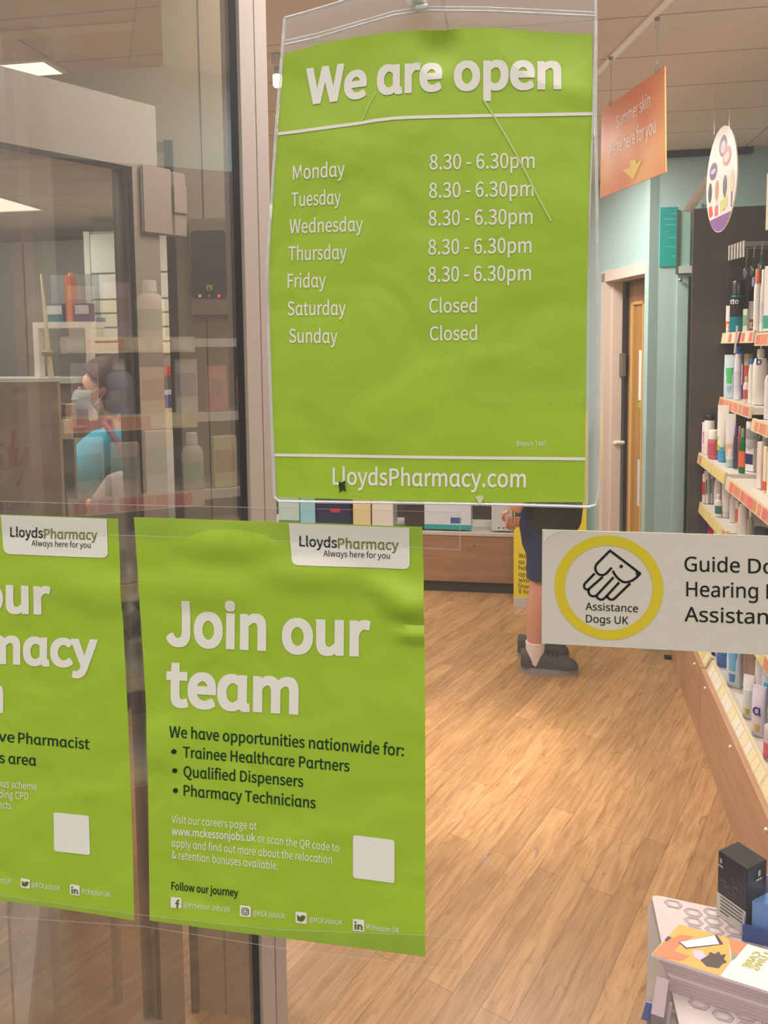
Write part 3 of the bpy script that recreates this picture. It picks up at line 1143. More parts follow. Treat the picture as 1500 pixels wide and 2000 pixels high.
stroke(bm, [(537 + (1143 - 537) * k / 12, 888.5 + 8 * k / 12) for k in range(13)], 0.0031, GO, wave=wO)
put('white_rule', bm, M_PWHITE, po)

M_POCKET = clear('clear_pocket_plastic', (0.93, 0.92, 0.92), gloss=0.05, grough=0.15, haze=0.36, haze_col=(0.72, 0.68, 0.66), bump=0.5)
M_RIM = clear('pocket_welded_rim', (0.9, 0.9, 0.9), gloss=0.25, grough=0.2, haze=0.42, haze_col=(0.85, 0.83, 0.82), bump=0.6)
PB = [(556, 36), (600, 24), (660, 6), (720, -14), (800, -30), (900, -36), (1050, -38), (1163, -36), (1164, 60), (1163, 222), (1166, 400), (1167, 600),
      (1168, 800), (1169, 960), (1164, 986), (1150, 990), (1000, 986), (840, 983), (680, 981), (545, 979), (536, 970), (530, 800), (524, 650), (522, 520),
      (530, 400), (541, 230), (551, 105)]
bm = bmesh.new()
GPK = ((0, YO + 0.013, 0), (0, -1, 0))
patch(bm, PB, GPK, 0.0)
put('clear_pocket', bm, M_POCKET, po)


def px_tube(bm, pts, r, y, n=6, closed=False):
    P = [gy(a, b, y) for a, b in pts]
    if closed:
        P.append(P[0])
    tube(bm, P, r, n)


bm = bmesh.new()
px_tube(bm, PB, 0.0016, YO - 0.001, closed=True)
px_tube(bm, [(556, 88), (620, 74), (700, 50), (770, 30), (840, 21), (950, 22), (1060, 27), (1164, 32)], 0.0012, YO - 0.001)
px_tube(bm, [(558, 80), (620, 66), (700, 43), (770, 23), (840, 14), (950, 15), (1060, 20), (1164, 25)], 0.0009, YO - 0.001)
px_tube(bm, [(1162, 90), (1158, 222), (1152, 400), (1149, 600), (1148, 800), (1147, 984)], 0.0008, YO - 0.001)
put('welded_rim', bm, M_RIM, po)

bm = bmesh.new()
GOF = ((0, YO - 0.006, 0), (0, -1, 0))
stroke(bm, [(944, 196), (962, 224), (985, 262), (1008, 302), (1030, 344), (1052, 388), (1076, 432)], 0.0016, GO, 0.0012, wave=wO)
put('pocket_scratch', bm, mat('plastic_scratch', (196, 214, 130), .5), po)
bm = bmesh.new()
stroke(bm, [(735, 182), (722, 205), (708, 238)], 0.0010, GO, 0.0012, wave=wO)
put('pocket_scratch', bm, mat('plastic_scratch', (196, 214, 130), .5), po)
bm = bmesh.new()
patch(bm, [(662, 940), (668, 942), (674, 938), (676, 942), (673, 948), (676, 960), (670, 956), (664, 962), (668, 949)], GO, 0.0014, wO)
put('dark_speck', bm, mat('speck_dark', (40, 60, 24), .6), po)
bm = bmesh.new()
patch(bm, [(928, 969), (938, 966), (946, 970), (940, 974), (940, 981), (935, 981), (934, 974)], GO, 0.0014, wO)
put('pale_speck', bm, mat('speck_pale', (206, 214, 160), .6), po)

hk = thing('suction_hook', 'clear suction hook with its glint painted white above the opening hours sign', 'suction hook', tuple(gy(815, 5, YO)))
hp = gy(815, -40, -0.004)
put('cup', B(lambda b: loft(b, [(-0.003, .024, .024), (0.003, .021, .021), (.008, .008, .008), (.012, .007, .007)], 24)), clear('suction_plastic', (.95, .95, .95), gloss=.15, haze=.25), hk, world=False)
hk.children[0].data.transform(Matrix.Translation(hp - Vector(MW[hk.name].translation)) @ Matrix.Rotation(PI / 2, 4, 'X'))
bm = bmesh.new()
px_tube(bm, [(815, -30), (815, -12), (812, 2), (808, 10), (812, 15), (824, 14), (836, 12)], [0.012, 0.012, 0.010, 0.0050, 0.0032, 0.0030, 0.0026], YO - 0.010, 8)
put('hook', bm, mat('white_hook_glint', (250, 250, 250), 0.08, coat=1.0), hk, smooth=True)  # white, thickened hook puts the bright glint into colour and shape

# --- assistance dogs sticker
st = thing('assistance_dogs_sticker', 'grey assistance dog sign with a yellow ring stuck on the window at right', 'sign', tuple(gy(1188, 1262, Y_OUT)))
s_tl, s_bl = gy(1059, 1034, Y_OUT), gy(1060, 1256, Y_OUT)
M_STK = mat('sticker_grey', (214, 206, 190), 0.42, bump=0.06, bscale=60)
put('backing', B(lambda b: box(b, (s_tl.x, Y_OUT - 0.0012, s_bl.z), (s_tl.x + 0.42, Y_OUT, s_tl.z))), M_STK, st)
GS = ((0, Y_OUT - 0.0012, 0), (0, -1, 0))
bm = bmesh.new()
co = hit(1188, 1148, Vector(GS[0]), Vector(GS[1]))
Rx = (hit(1294, 1148, Vector(GS[0]), Vector(GS[1])).x - hit(1082, 1148, Vector(GS[0]), Vector(GS[1])).x) / 2
Rz = (hit(1188, 1046, Vector(GS[0]), Vector(GS[1])).z - hit(1188, 1250, Vector(GS[0]), Vector(GS[1])).z) / 2
ro, ri, nn = (Rx + Rz) / 2, (Rx + Rz) / 2 * 0.815, 72
vo = [bm.verts.new(co + Vector((Rx * math.cos(2 * PI * k / nn), -0.0004, Rz * math.sin(2 * PI * k / nn)))) for k in range(nn)]
vi = [bm.verts.new(co + Vector((Rx * .812 * math.cos(2 * PI * k / nn), -0.0004, Rz * .812 * math.sin(2 * PI * k / nn)))) for k in range(nn)]
for k in range(nn):
    bm.faces.new((vo[k], vo[(k + 1) % nn], vi[(k + 1) % nn], vi[k]))
put('yellow_ring', bm, mat('sticker_yellow', (216, 194, 44), 0.4), st)


def ST(*pts):
    return [(1060 + x / 5.77, 1030 + y / 5.77) for x, y in pts]


bm = bmesh.new()
SW = 0.0024
stroke(bm, ST((778, 452), (750, 482), (720, 515), (690, 533), (662, 537), (635, 530), (612, 512), (598, 488), (592, 460), (597, 432), (612, 408), (760, 258)), SW, GS, .0004)
stroke(bm, ST((752, 256), (1103, 522)), SW, GS, .00045)
stroke(bm, ST((1100, 518), (1060, 560), (1010, 597), (970, 612), (930, 618), (895, 608), (860, 584), (825, 548), (805, 518), (790, 487)), SW, GS, .0004)
patch(bm, ST((1046, 488), (1106, 523), (1066, 562), (1050, 530)), GS, .0005)
patch(bm, [(1060 + (884 + 21 * math.cos(k * PI / 8)) / 5.77, 1030 + (438 + 19 * math.sin(k * PI / 8)) / 5.77) for k in range(16)], GS, .0005)
stroke(bm, ST((585, 518), (474, 632), (464, 656), (470, 682), (490, 698), (514, 697), (530, 684), (678, 555)), SW, GS, .0004)
stroke(bm, ST((520, 694), (515, 725), (528, 757), (556, 774), (590, 774), (612, 760), (798, 560)), SW, GS, .0004)
stroke(bm, ST((606, 764), (618, 796), (646, 812), (672, 812), (694, 798), (722, 770), (862, 618)), SW, GS, .0004)
stroke(bm, ST((724, 772), (742, 800), (770, 814), (796, 810), (822, 788), (985, 630)), SW, GS, .0004)
put('dog_and_hand_mark', bm, M_BLACK, st)
line(st, 'ring_text_line', M_BLACK, GS, None, 'Assistance', (1143.5, 1191), (1246, 1195.5), 14.5, .0004, font='plain', heavy=0.0035)
line(st, 'ring_text_line', M_BLACK, GS, None, 'Dogs UK', (1144.5, 1215), (1227, 1219), 14.5, .0004, font='plain', heavy=0.0035)
line(st, 'large_text_word', M_BLACK, GS, None, 'Guide', (1337, 1115), (1444.5, 1118), 28, .0004, font='plain', heavy=0.0035)
line(st, 'large_text_word', M_BLACK, GS, None, 'Dogs', (1461.5, 1119), (0.030,), 28, .0004, font='plain', heavy=0.0035)
line(st, 'large_text_word', M_BLACK, GS, None, 'Hearing', (1340.5, 1164), (1480, 1168), 28, .0004, font='plain', heavy=0.0035)
line(st, 'large_text_word', M_BLACK, GS, None, 'Dogs', (1497, 1169), (0.032,), 28, .0004, font='plain', heavy=0.0035)
line(st, 'large_text_word', M_BLACK, GS, None, 'Assistance', (1337, 1213), (0.036,), 28, .0004, font='plain', heavy=0.0035)
bm = bmesh.new()
for tri in (((1060.5, 1035.5), (1100, 1037), (1086, 1041)), ((1060.5, 1035.5), (1086, 1041), (1070, 1049)), ((1060.5, 1035.5), (1070, 1049), (1061, 1062))):
    bm.faces.new([bm.verts.new(hit(x, y, Vector(GS[0]), Vector(GS[1])) + Vector((0, -.0004, 0))) for x, y in tri])
put('torn_corner', bm, mat('torn_paper', (226, 220, 208), 0.7), st)

# --- clear parcel tape across the posters
M_TAPE = clear('clear_tape', (0.95, 0.95, 0.94), gloss=0.02, grough=0.08, haze=0.02, haze_col=(.85, .82, .8), bump=0.25)
M_TEDGE = clear('clear_tape_edge', (0.95, 0.95, 0.94), gloss=0.03, grough=0.2, haze=0.30, haze_col=(.9, .86, .84))
YT = -0.0045
GT = ((0, YT, 0), (0, -1, 0))
for name, lab, top, bot in (
        ('clear_tape', 'strip of clear tape along the tops of the two lower posters', [(-220, 972), (0, 979), (262, 986), (540, 992), (760, 997), (898, 1001)],
         [(-220, 1034), (0, 1040), (262, 1046), (540, 1056), (760, 1066), (898, 1074)]),
        ('clear_tape', 'strip of clear tape along the bottoms of the two lower posters', [(-220, 1715), (0, 1748), (280, 1787), (540, 1815), (830, 1826), (905, 1832)],
         [(-220, 1760), (0, 1790), (280, 1809), (540, 1850), (830, 1886), (905, 1898)])):
    t = thing(name, lab, 'tape', tuple(gy(bot[2][0], bot[2][1], YT)), group='clear tape on the window')
    bm = bmesh.new()
    patch(bm, top + bot[::-1], GT, 0.0)
    put('film', bm, M_TAPE, t)
    bm = bmesh.new()
    stroke(bm, top, 0.0008, GT, 0.0003)
    stroke(bm, bot, 0.0008, GT, 0.0003)
    stroke(bm, [top[-1], bot[-1]], 0.0008, GT, 0.0003)
    put('edge', bm, M_TEDGE, t)

# ------------------------------------------------------------------ consultation room door
GDW = (dw(0, 0, 0), -DN)


def dpx(px, py, d=0.0):
    p = hit(px, py, dw(0, d, 0), -DN)
    q = p - dw(0, d, 0)
    return q.dot(DV), q.z


door = bpy.data.objects.new('door_2', None)
link(door)
door['kind'] = 'structure'
MW['door_2'] = Matrix.Identity(4)
HT = 2.085
M_FRAME = mat('cream_door_frame', (222, 204, 190), 0.4)
put('door_frame', B(
    lambda b: obox(b, dw(0.016, -0.012, 0), DV * 0.020, DN * 0.115, (0, 0, HT)),
    lambda b: obox(b, dw(0.548, -0.012, 0), DV * 0.052, DN * 0.115, (0, 0, HT)),
    lambda b: obox(b, dw(0.016, -0.012, HT - 0.05), DV * 0.584, DN * 0.115, (0, 0, 0.062)),
    lambda b: obox(b, dw(0.535, 0.035, 0), DV * 0.014, DN * 0.060, (0, 0, HT - 0.05))), M_FRAME, door)
M_DOORW = wood('brown_door_veneer', (164, 120, 84), (146, 104, 70), rot=PI / 2, rough=0.45, stretch=8, scale=2.0, axis='Y')
put('door_leaf', B(lambda b: obox(b, dw(0.040, 0.125, 0.01), DV * 0.470, DN * 0.044, (0, 0, HT - 0.065))), M_DOORW, door)
put('dark_gap', B(lambda b: obox(b, dw(0.512, 0.112, 0.005), DV * 0.022, DN * 0.05, (0, 0, HT - 0.06))), mat('door_gap_shade', (40, 34, 32), 0.7), door)  # dark block fills the door gap, its shade put into the colour


def dpanel(name, x0, x1, y0, y1, d, th, m, par=door, frame=0.0):
    t1, z1 = dpx(x0, y0, d)
    t0, z0 = dpx(x1, y1, d)
    z0, z1 = min(z0, z1), max(z0, z1)
    return put(name, B(lambda b: obox(b, dw(t0, d - th, z0), DV * (t1 - t0), DN * th, (0, 0, z1 - z0))), m, par)


M_BEAD = mat('oak_glazing_bead', (206, 164, 92), 0.4)
t1, z1 = dpx(1232, 590, 0.105)
t0, z0 = dpx(1248, 1180, 0.105)
put('vision_panel_bead', B(
    lambda b: obox(b, dw(t0, 0.105, z0), DV * 0.018, DN * 0.02, (0, 0, z1 - z0)),
    lambda b: obox(b, dw(t1 - 0.030, 0.105, z0), DV * 0.030, DN * 0.02, (0, 0, z1 - z0)),
    lambda b: obox(b, dw(t0, 0.105, z1 - 0.018), DV * (t1 - t0), DN * 0.02, (0, 0, 0.018))), M_BEAD, door)
put('vision_glass', B(lambda b: obox(b, dw(t0 + 0.018, 0.118, z0), DV * (t1 - t0 - 0.05), DN * 0.006, (0, 0, z1 - z0 - 0.018))), mat('amber_glass', (176, 128, 60), 0.15), door)
dpanel('pink_panel', 1247, 1270, 592, 1100, 0.125, 0.006, M_PINK)
lock = dpanel('lock_case', 1213, 1222, 690, 735, 0.10, 0.02, mat('grey_lock', (110, 100, 92), 0.4))
t0, z0 = dpx(1216, 865, 0.10)
bm = bmesh.new()
tube(bm, [dw(t0 + 0.01, 0.12, z0), dw(t0 + 0.01, 0.06, z0), dw(t0 + 0.03, 0.05, z0), dw(t0 + 0.10, 0.05, z0 + 0.004)], 0.012, 8)
put('door_handle', bm, M_WHITE, door, smooth=True)


def notice(name, lab, cat, x0, x1, y0, y1, col, d=0.118, rough=0.5):
    t1, z1 = dpx(x0, y0, d)
    t0, z0 = dpx(x1, y1, d)
    bm = B(lambda b: obox(b, dw(t0, d - 0.002, min(z0, z1)), DV * (t1 - t0), DN * 0.002, (0, 0, abs(z1 - z0))))
    o = put(name, bm, mat(name + '_paper_%02x%02x%02x' % col, col, rough))
    return tag(o, lab, cat)


notice('paper_notice', 'white paper notice on the consultation room door', 'notice', 1249, 1272, 684, 785, (246, 244, 240))
notice('paper_notice', 'lime green slip below the white notice on the consultation room door', 'notice', 1248, 1272, 786, 800, (160, 200, 50))
notice('paper_notice', 'dark green strip notice on the consultation room door', 'notice', 1255, 1272, 803, 892, (44, 84, 60))
notice('paper_notice', 'pale blue notice low on the consultation room door', 'notice', 1246, 1272, 897, 1000, (196, 204, 220))

# teal notice and narrow glazed cupboard on the short end wall
YE = 3.455


def ebox(x0, x1, y0, y1, d0, d1):
    """Box on the end wall covering pixels, from d0 to d1 metres in front of it."""
    a, b = gy(x0, y0, YE - d1), gy(x1, y1, YE - d1)
    return lambda bmx: box(bmx, (a.x, YE - d1, b.z), (b.x, YE - d0, a.z))


tn = thing('teal_notice', 'dark teal notice with faint white lines on the pale teal wall', 'notice', tuple(gy(1307, 520, YE)))
put('panel', B(ebox(1290, 1326, 405, 520, 0.001, 0.008)), mat('notice_teal', (22, 160, 150), 0.4), tn)
GE = ((0, YE - 0.0085, 0), (0, -1, 0))
for y, xa, xb in ((417, 1311, 1322), (428, 1297, 1320), (439, 1299, 1321), (464, 1306, 1320), (482, 1298, 1320), (500, 1313, 1320)):
    bm = bmesh.new()
    patch(bm, [(xa, y - 1), (xb, y - 1), (xb, y + 1), (xa, y + 1)], GE, .0004)
    put('faint_line', bm, mat('faint_line_print', (92, 190, 178), 0.5), tn)
cb = thing('glazed_cupboard', 'narrow pale teal cupboard with a glazed top door and round knob at the shelving end', 'cupboard', tuple(gz(1340, 1290)))
put('carcass', B(ebox(1326, 1351, 398, 1300, 0.001, 0.012)), M_TEAL, cb)
put('glass_door', B(ebox(1327, 1347, 410, 522, 0.0125, 0.022)), mat('cupboard_glass', (162, 204, 190), 0.12), cb)
put('door_edge', B(ebox(1323, 1326, 410, 535, 0.010, 0.030)), mat('dark_teal_edge', (72, 96, 84), 0.4), cb)
put('bottom_rail', B(ebox(1326, 1351, 520, 533, 0.0225, 0.035)), mat('pale_rail', (206, 208, 200), 0.4), cb)
kp_ = gy(1329, 547, YE - 0.03)
put('knob', B(lambda b: ball(b, kp_, 0.011, 2)), M_STEEL, cb, smooth=True)
put('side_seal', B(ebox(1346, 1353, 540, 1300, 0.0125, 0.030)), mat('dark_seal', (40, 52, 48), 0.5), cb)

# ------------------------------------------------------------------ long shelving on the right
M_RAIL = mat('cream_price_rail', (222, 204, 168), 0.4)
M_SHELF = mat('cream_shelf_metal', (216, 208, 196), 0.45)
TICK = {k: mat('ticket_' + k, c, 0.5) for k, c in dict(cream=(236, 222, 176), orange=(210, 138, 106), pink=(224, 110, 120), yellow=(226, 206, 130),
                                                     salmon=(226, 142, 108), white=(236, 228, 212)).items()}
# shelf: (z, front offset t)
SH = {'A': (1.705, 0.170), 'B': (1.400, 0.165), 'C': (1.128, 0.075), 'D': (0.885, 0.085), 'E': (0.62, 0.085), 'F': (0.335, 0.02)}
T_BACK = 0.44


def shelving(name, label, s0, s1, shelves, kick=True, end=False, rails=True, top=2.30, dz=None, tick=None, rail_to=None, rs=7):
    R = random.Random(rs)
    t = thing(name, label, 'shelving unit', tuple(sh((s0 + s1) / 2, 0.02, 0)), 0, 'wooden based shelving along the right wall')
    put('back_panel', B(lambda b: obox(b, sh(s0, T_BACK, 0.33), SU * (s1 - s0), SN * 0.02, (0, 0, top - 0.33))), M_DARK, t)
    put('base_box', B(lambda b: obox(b, sh(s0 + 0.002, 0.04, 0.0), SU * (s1 - s0 - 0.004), SN * (T_BACK - 0.04), (0, 0, 0.334))), M_SHELF, t)
    kb = put('kick_board', B(lambda b: obox(b, sh(s0 + 0.001, 0.0, 0.0), SU * (s1 - s0 - 0.002), SN * 0.038, (0, 0, 0.305))), M_WOODK, t)
    if end:
        put('end_panel', B(lambda b: obox(b, sh(s1 - 0.018, 0.035, 0.31), SU * 0.018, SN * (T_BACK - 0.037), (0, 0, top - 0.31))), M_DARK, t)
    for k in shelves:
        z, tf = SH[k]
        z += (dz or {}).get(k, 0.0)
        if k != 'F':
            put('shelf', B(lambda b: obox(b, sh(s0 + 0.003, tf + 0.012, z - 0.03), SU * (s1 - s0 - 0.025), SN * (T_BACK - tf - 0.014), (0, 0, 0.028))), M_SHELF, t)
        hgt = 0.046
        # price rail leaning back, with its tickets
        e1 = (rail_to if rail_to and k != 'F' else s1 - 0.022)
        if k == 'F':
            zt, zb, lean = 0.352, 0.306, 0.022
        else:
            zt, zb, lean = z + 0.004, z - hgt, 0.006
        rail = put('price_rail', B(lambda b: prism(b, [sh(s0 + .003, tf - 0.002, zb), sh(s0 + .003, tf - 0.002 + lean, zt), sh(s0 + .003, tf + lean + 0.008, zt), sh(s0 + .003, tf + 0.008, zb)],
                                                   SU * (e1 - s0 - .003))), M_RAIL, t)
        s = s0 + 0.02
        cols = (tick or {}).get(k, ['cream', 'orange', 'yellow'])
        while s < e1 - 0.06:
            w = R.choice((0.045, 0.05, 0.06))
            c = TICK[R.choice(cols)]
            f0, f1 = 0.12, 0.86
            a = sh(s, tf - 0.002 + lean * f0 - 0.0012, zb + (zt - zb) * f0)
            bb = sh(s, tf - 0.002 + lean * f1 - 0.0012, zb + (zt - zb) * f1)
            put('price_ticket', B(lambda b: obox(b, a, SU * w, bb - a, SN * 0.001)), c, rail)
            s += w + R.choice((0.003, 0.006, 0.02))
    for s in (s0 + 0.12, (s0 + s1) / 2, s1 - 0.12):
        put('screw_cap', B(lambda b: ball(b, sh(s, -0.002, 0.272), 0.006, 2)), M_WHITE, kb, smooth=True)
    return t


shelving('shelving_unit', 'far wooden based shelving unit with dark end panel beside the teal cupboard', 2.50, 3.14, 'ABCDEF', end=True,
         tick=dict(A=['cream', 'cream', 'pink'], B=['orange', 'salmon', 'pink'], C=['orange', 'yellow', 'yellow'], D=['yellow', 'yellow', 'orange'], F=['yellow', 'cream']), rs=3)
shelving('shelving_unit', 'middle wooden based shelving unit cut by the right edge of the photo', 1.32, 2.495, 'ABCDEF', dz=dict(A=-0.012, B=-0.045, C=-0.012, D=-0.010),
         tick=dict(A=['pink', 'pink', 'salmon'], B=['salmon', 'orange', 'salmon'], C=['pink', 'orange', 'salmon'], D=['yellow', 'orange'], F=['cream', 'white', 'white']), rs=5)
shelving('shelving_unit', 'near wooden based shelving unit mirrored in the angled glass screen', 0.12, 1.315, 'ABCDEF', dz=dict(A=-0.012, B=0.045, C=0.072, D=0.03),
         tick=dict(A=['salmon', 'cream', 'white'], B=['salmon', 'pink', 'cream'], C=['pink', 'salmon'], D=['yellow', 'orange'], F=['cream']), rs=9, rail_to=0.53)
# base of the next unit beyond the wall corner
u2 = thing('low_base_unit', 'end of a low wooden base unit beyond the shelving', 'base unit', tuple(sh(3.24, 0.03, 0)))
put('board', B(lambda b: obox(b, sh(3.175, 0.006, 0.0), SU * 0.19, SN * 0.03, (0, 0, 0.28))), M_WOODK, u2)
put('foot', B(lambda b: obox(b, sh(3.33, -0.03, 0.0), SU * 0.03, SN * 0.035, (0, 0, 0.015))), M_BLACK, u2)
put('gap_shade_block', B(lambda b: obox(b, sh(3.146, 0.012, 0.0), SU * 0.026, SN * 0.03, (0, 0, 0.30))), M_RUBBER, u2)  # black block painted in for the shade of the slot between bases
# peg strip with price holders on the end panel, cream box and leaning board on top
ph = thing('price_holder_row', 'row of pale price holders on pegs high on the dark panel', 'price holders', tuple(sh(2.95, 0.2, 2.05)))
for i in range(8):
    p = hit(1411 + i * 5.6, 498 - i * 1.6, sh(0, 0.19, 0), -SN)
    put('price_holder', B(lambda b: obox(b, p - Vector((0, 0, .035)), SU * -0.028 + Vector((0, 0, 0)), SN * 0.004, (0, 0, 0.07))),
        TICK['pink'] if i == 0 else mat('holder_clear', (196, 190, 174), 0.3), ph)
    put('peg', B(lambda b: tube(b, [p + SN * 0.002 + Vector((0, 0, .03)), p + SN * (T_BACK - 0.195) + Vector((0, 0, .03))], 0.0025, 6)), M_STEEL, ph)
cbx = put('cream_box', B(lambda b: obox(b, hit(1495, 450, sh(0, 0.10, 0), -SN), SU * -0.30, SN * 0.2, (0, 0, 0.19))), mat('cream_card', (226, 212, 182), 0.5))
tag(cbx, 'cream box high on the shelving at the right edge', 'box')
lb = thing('shelf_top_board', 'pale board leaning over the top of the dark shelving panel', 'board', tuple(sh(3.0, 0.1, 2.37)))
q = [hit(x, y, sh(0, tt, 0), -SN) for x, y, tt in ((1333, 412, -0.01), (1378, 345, 0.06), (1381, 362, 0.08), (1344, 414, 0.02))]
put('board', B(lambda b: prism(b, q, SN * 0.02)), mat('pale_board', (250, 238, 224), 0.5), lb)

# ------------------------------------------------------------------ products
SROT = -(PI / 2 + SA)


def cap_col(c):
    return rgbm(c, 0.3)


def bottle(t, w, h, body, cap, label=None, capf=0.2, d=None, shoulder=0.80, p=2.4, capw=0.45):
    d = (d or w * 0.7) / 2
    r = w / 2
    hb = h * (1 - capf)
    put('body', B(lambda b: loft(b, [(0.0, r * .92, d * .92, p), (0.004, r, d, p), (hb * shoulder, r, d, p), (hb * (shoulder + .12), r * .8, d * .85, p), (hb * .985, r * capw, d * capw * 1.1, 2), (hb, r * capw, d * capw * 1.1, 2)])),
        rgbm(body, 0.3), t, world=False, smooth=True)
    put('cap', B(lambda b: loft(b, [(hb + .0003, r * capw * 1.15, d * capw * 1.35), (h * .985, r * capw * 1.1, d * capw * 1.3), (h, r * capw * .9, d * capw)], 16)), cap_col(cap), t, world=False, smooth=True)
    if label:
        put('label', B(lambda b: loft(b, [(hb * .18, r * 1.012, d * 1.012, p), (hb * .62, r * 1.012, d * 1.012, p)])), rgbm(label, 0.45), t, world=False, smooth=True)


def pump(t, w, h, body, cap, label=None, mark=None):
    bottle(t, w, h * .86, body, cap, label, capf=.14, d=w * .75, shoulder=.84)
    z = h * .86
    bm = bmesh.new()
    loft(bm, [(z + .0003, w * .07, w * .07), (z + h * .06, w * .07, w * .07), (z + h * .062, w * .17, w * .15), (z + h * .13, w * .16, w * .14), (z + h * .14, w * .12, w * .1)], 12)
    obox(bm, (-w * .06, -w * .42, z + h * .085), (w * .12, 0, 0), (0, w * .32, 0), (0, 0, h * .035))
    put('pump_head', bm, cap_col(cap), t, world=False, smooth=True)
    if mark:
        marking(t, mark, w, h, 0.62, w * .78 * .5)


def marking(t, mark, w, h, f, y, col=(44, 40, 96)):
    """A letter printed on the front of a pack."""
    vs, fs = glyphs(mark, 'brand', 0.008)
    bm = bmesh.new()
    x0, x1 = min(x for x, _ in vs), max(x for x, _ in vs)
    k = w * .36 / (x1 - x0)
    V = [bm.verts.new(((x - (x0 + x1) / 2) * k, -y - .0012, h * f + yy * k)) for x, yy in vs]
    for ff in fs:
        bm.faces.new([V[i] for i in ff])
    put('printed_letter', bm, rgbm(col, 0.4), t, world=False)


def tubep(t, w, h, body, cap, band=None, capf=.14):
    """Tube standing on its cap, crimped flat at the top."""
    r = w / 2
    zc = h * capf
    put('cap', B(lambda b: loft(b, [(0, r * .80, r * .72), (zc, r * .84, r * .74)], 18)), cap_col(cap), t, world=False, smooth=True)
    put('body', B(lambda b: loft(b, [(zc + .0003, r * .84, r * .72), (zc + h * .06, r * .95, r * .74, 2.2), (h * .6, r, r * .5, 2.4), (h * .93, r, r * .10, 3), (h, r, r * .06, 3)], 20)), rgbm(body, .35), t, world=False, smooth=True)
    if band:
        z0, z1 = h * .20, h * .44
        put('printed_band', B(lambda b: loft(b, [(z0, r * .985, r * .735, 2.25), ((z0 + z1) / 2, r * 1.0, r * .66, 2.3), (z1, r * 1.01, r * .62, 2.35)], 20)), rgbm(band, .4), t, world=False, smooth=True)


def carton(t, w, h, body, label=None, d=None, band=None):
    d = d or w * .6
    put('carton_body', B(lambda b: box(b, (-w / 2, -d / 2, 0), (w / 2, d / 2, h))), rgbm(body, .45), t, world=False, bevel=.0015)
    if label:
        put('printed_panel', B(lambda b: box(b, (-w * .44, -d / 2 - .0008, h * .30), (w * .44, -d / 2 - .0001, h * .74))), rgbm(label, .45), t, world=False)
    if band:
        put('printed_band', B(lambda b: box(b, (-w / 2 - .0008, -d / 2 - .0008, h * .04), (w / 2 + .0008, d / 2 + .0008, h * .24))), rgbm(band, .45), t, world=False)


def can(t, w, h, body, cap, band=None, capf=.28, text=None):
    r = w / 2
    hb = h * (1 - capf)
    put('body', B(lambda b: loft(b, [(0, r * .94, r * .94), (.004, r, r), (hb, r, r), (hb + .003, r * .95, r * .95)], 22)), rgbm(body, .25), t, world=False, smooth=True)
    put('cap', B(lambda b: loft(b, [(hb + .0033, r * .97, r * .97), (h * .96, r * .95, r * .95), (h * .99, r * .85, r * .85), (h, r * .6, r * .6)], 22)), cap_col(cap), t, world=False, smooth=True)
    if band:
        put('band', B(lambda b: loft(b, [(hb * .45, r * 1.01, r * 1.01), (hb * .99, r * 1.01, r * 1.01)], 22)), rgbm(band, .3), t, world=False, smooth=True)
    if text:
        vs, fs = glyphs(text, 'brand', 0.006)
        bm = bmesh.new()
        x0, x1 = min(x for x, _ in vs), max(x for x, _ in vs)
        k = w * .95 / (x1 - x0)
        V = []
        for x, yy in vs:
            a = (x - (x0 + x1) / 2) * k / r - 0.62
            V.append(bm.verts.new((math.sin(a) * r * 1.02, -math.cos(a) * r * 1.02, hb * .80 + yy * k)))
        for ff in fs:
            bm.faces.new([V[i] for i in ff])
        put('white_lettering', bm, rgbm((226, 222, 216)), t, world=False)


def jar(t, w, h, body, lid, label=None):
    r = w / 2
    put('body', B(lambda b: loft(b, [(0, r * .94, r * .94), (.004, r, r), (h * .62, r, r), (h * .68, r * .9, r * .9)], 22)), rgbm(body, .3), t, world=False, smooth=True)
    put('lid', B(lambda b: loft(b, [(h * .685, r * .98, r * .98), (h * .97, r * .98, r * .98), (h, r * .92, r * .92)], 22)), cap_col(lid), t, world=False, smooth=True)
    if label:
        put('label', B(lambda b: loft(b, [(h * .1, r * 1.01, r * 1.01), (h * .55, r * 1.01, r * 1.01)], 22)), rgbm(label, .4), t, world=False, smooth=True)


def pouch(t, w, h, body, label=None, label2=None, d=None):
    d = (d or w * .5) / 2
    r = w / 2
    put('bag', B(lambda b: loft(b, [(0, r * .96, d * .3, 3), (h * .12, r, d * .9, 2.6), (h * .5, r, d, 2.4), (h * .85, r * .98, d * .6, 2.8), (h * .97, r * .98, d * .12, 3.5), (h, r * .98, d * .1, 3.5)], 22)), rgbm(body, .3), t, world=False, smooth=True)
    if label:
        put('printed_panel', B(lambda b: loft(b, [(h * .34, r * .8, d * 1.02, 2.4), (h * .5, r * .86, d * 1.05, 2.4), (h * .70, r * .8, d * .92, 2.6)], 22)), rgbm(label, .35), t, world=False, smooth=True)
    if label2:
        put('printed_spot', B(lambda b: loft(b, [(h * .14, r * .6, d * 1.0, 2.4), (h * .28, r * .7, d * 1.06, 2.4)], 22)), rgbm(label2, .35), t, world=False, smooth=True)


KIND = dict(bottle=bottle, pump=pump, tube=tubep, carton=carton, can=can, jar=jar, pouch=pouch)
WH, CR, NV, TE, GN_, PK, RD, BL, LB, YG, OR, BK, GY = ((236, 230, 222), (226, 214, 184), (44, 44, 100), (0, 120, 136), (24, 140, 62), (222, 116, 140), (206, 40, 40),
                                                       (40, 92, 178), (150, 196, 226), (160, 188, 40), (226, 110, 70), (34, 32, 34), (140, 136, 138))
PROD = {k: [] for k in SH}


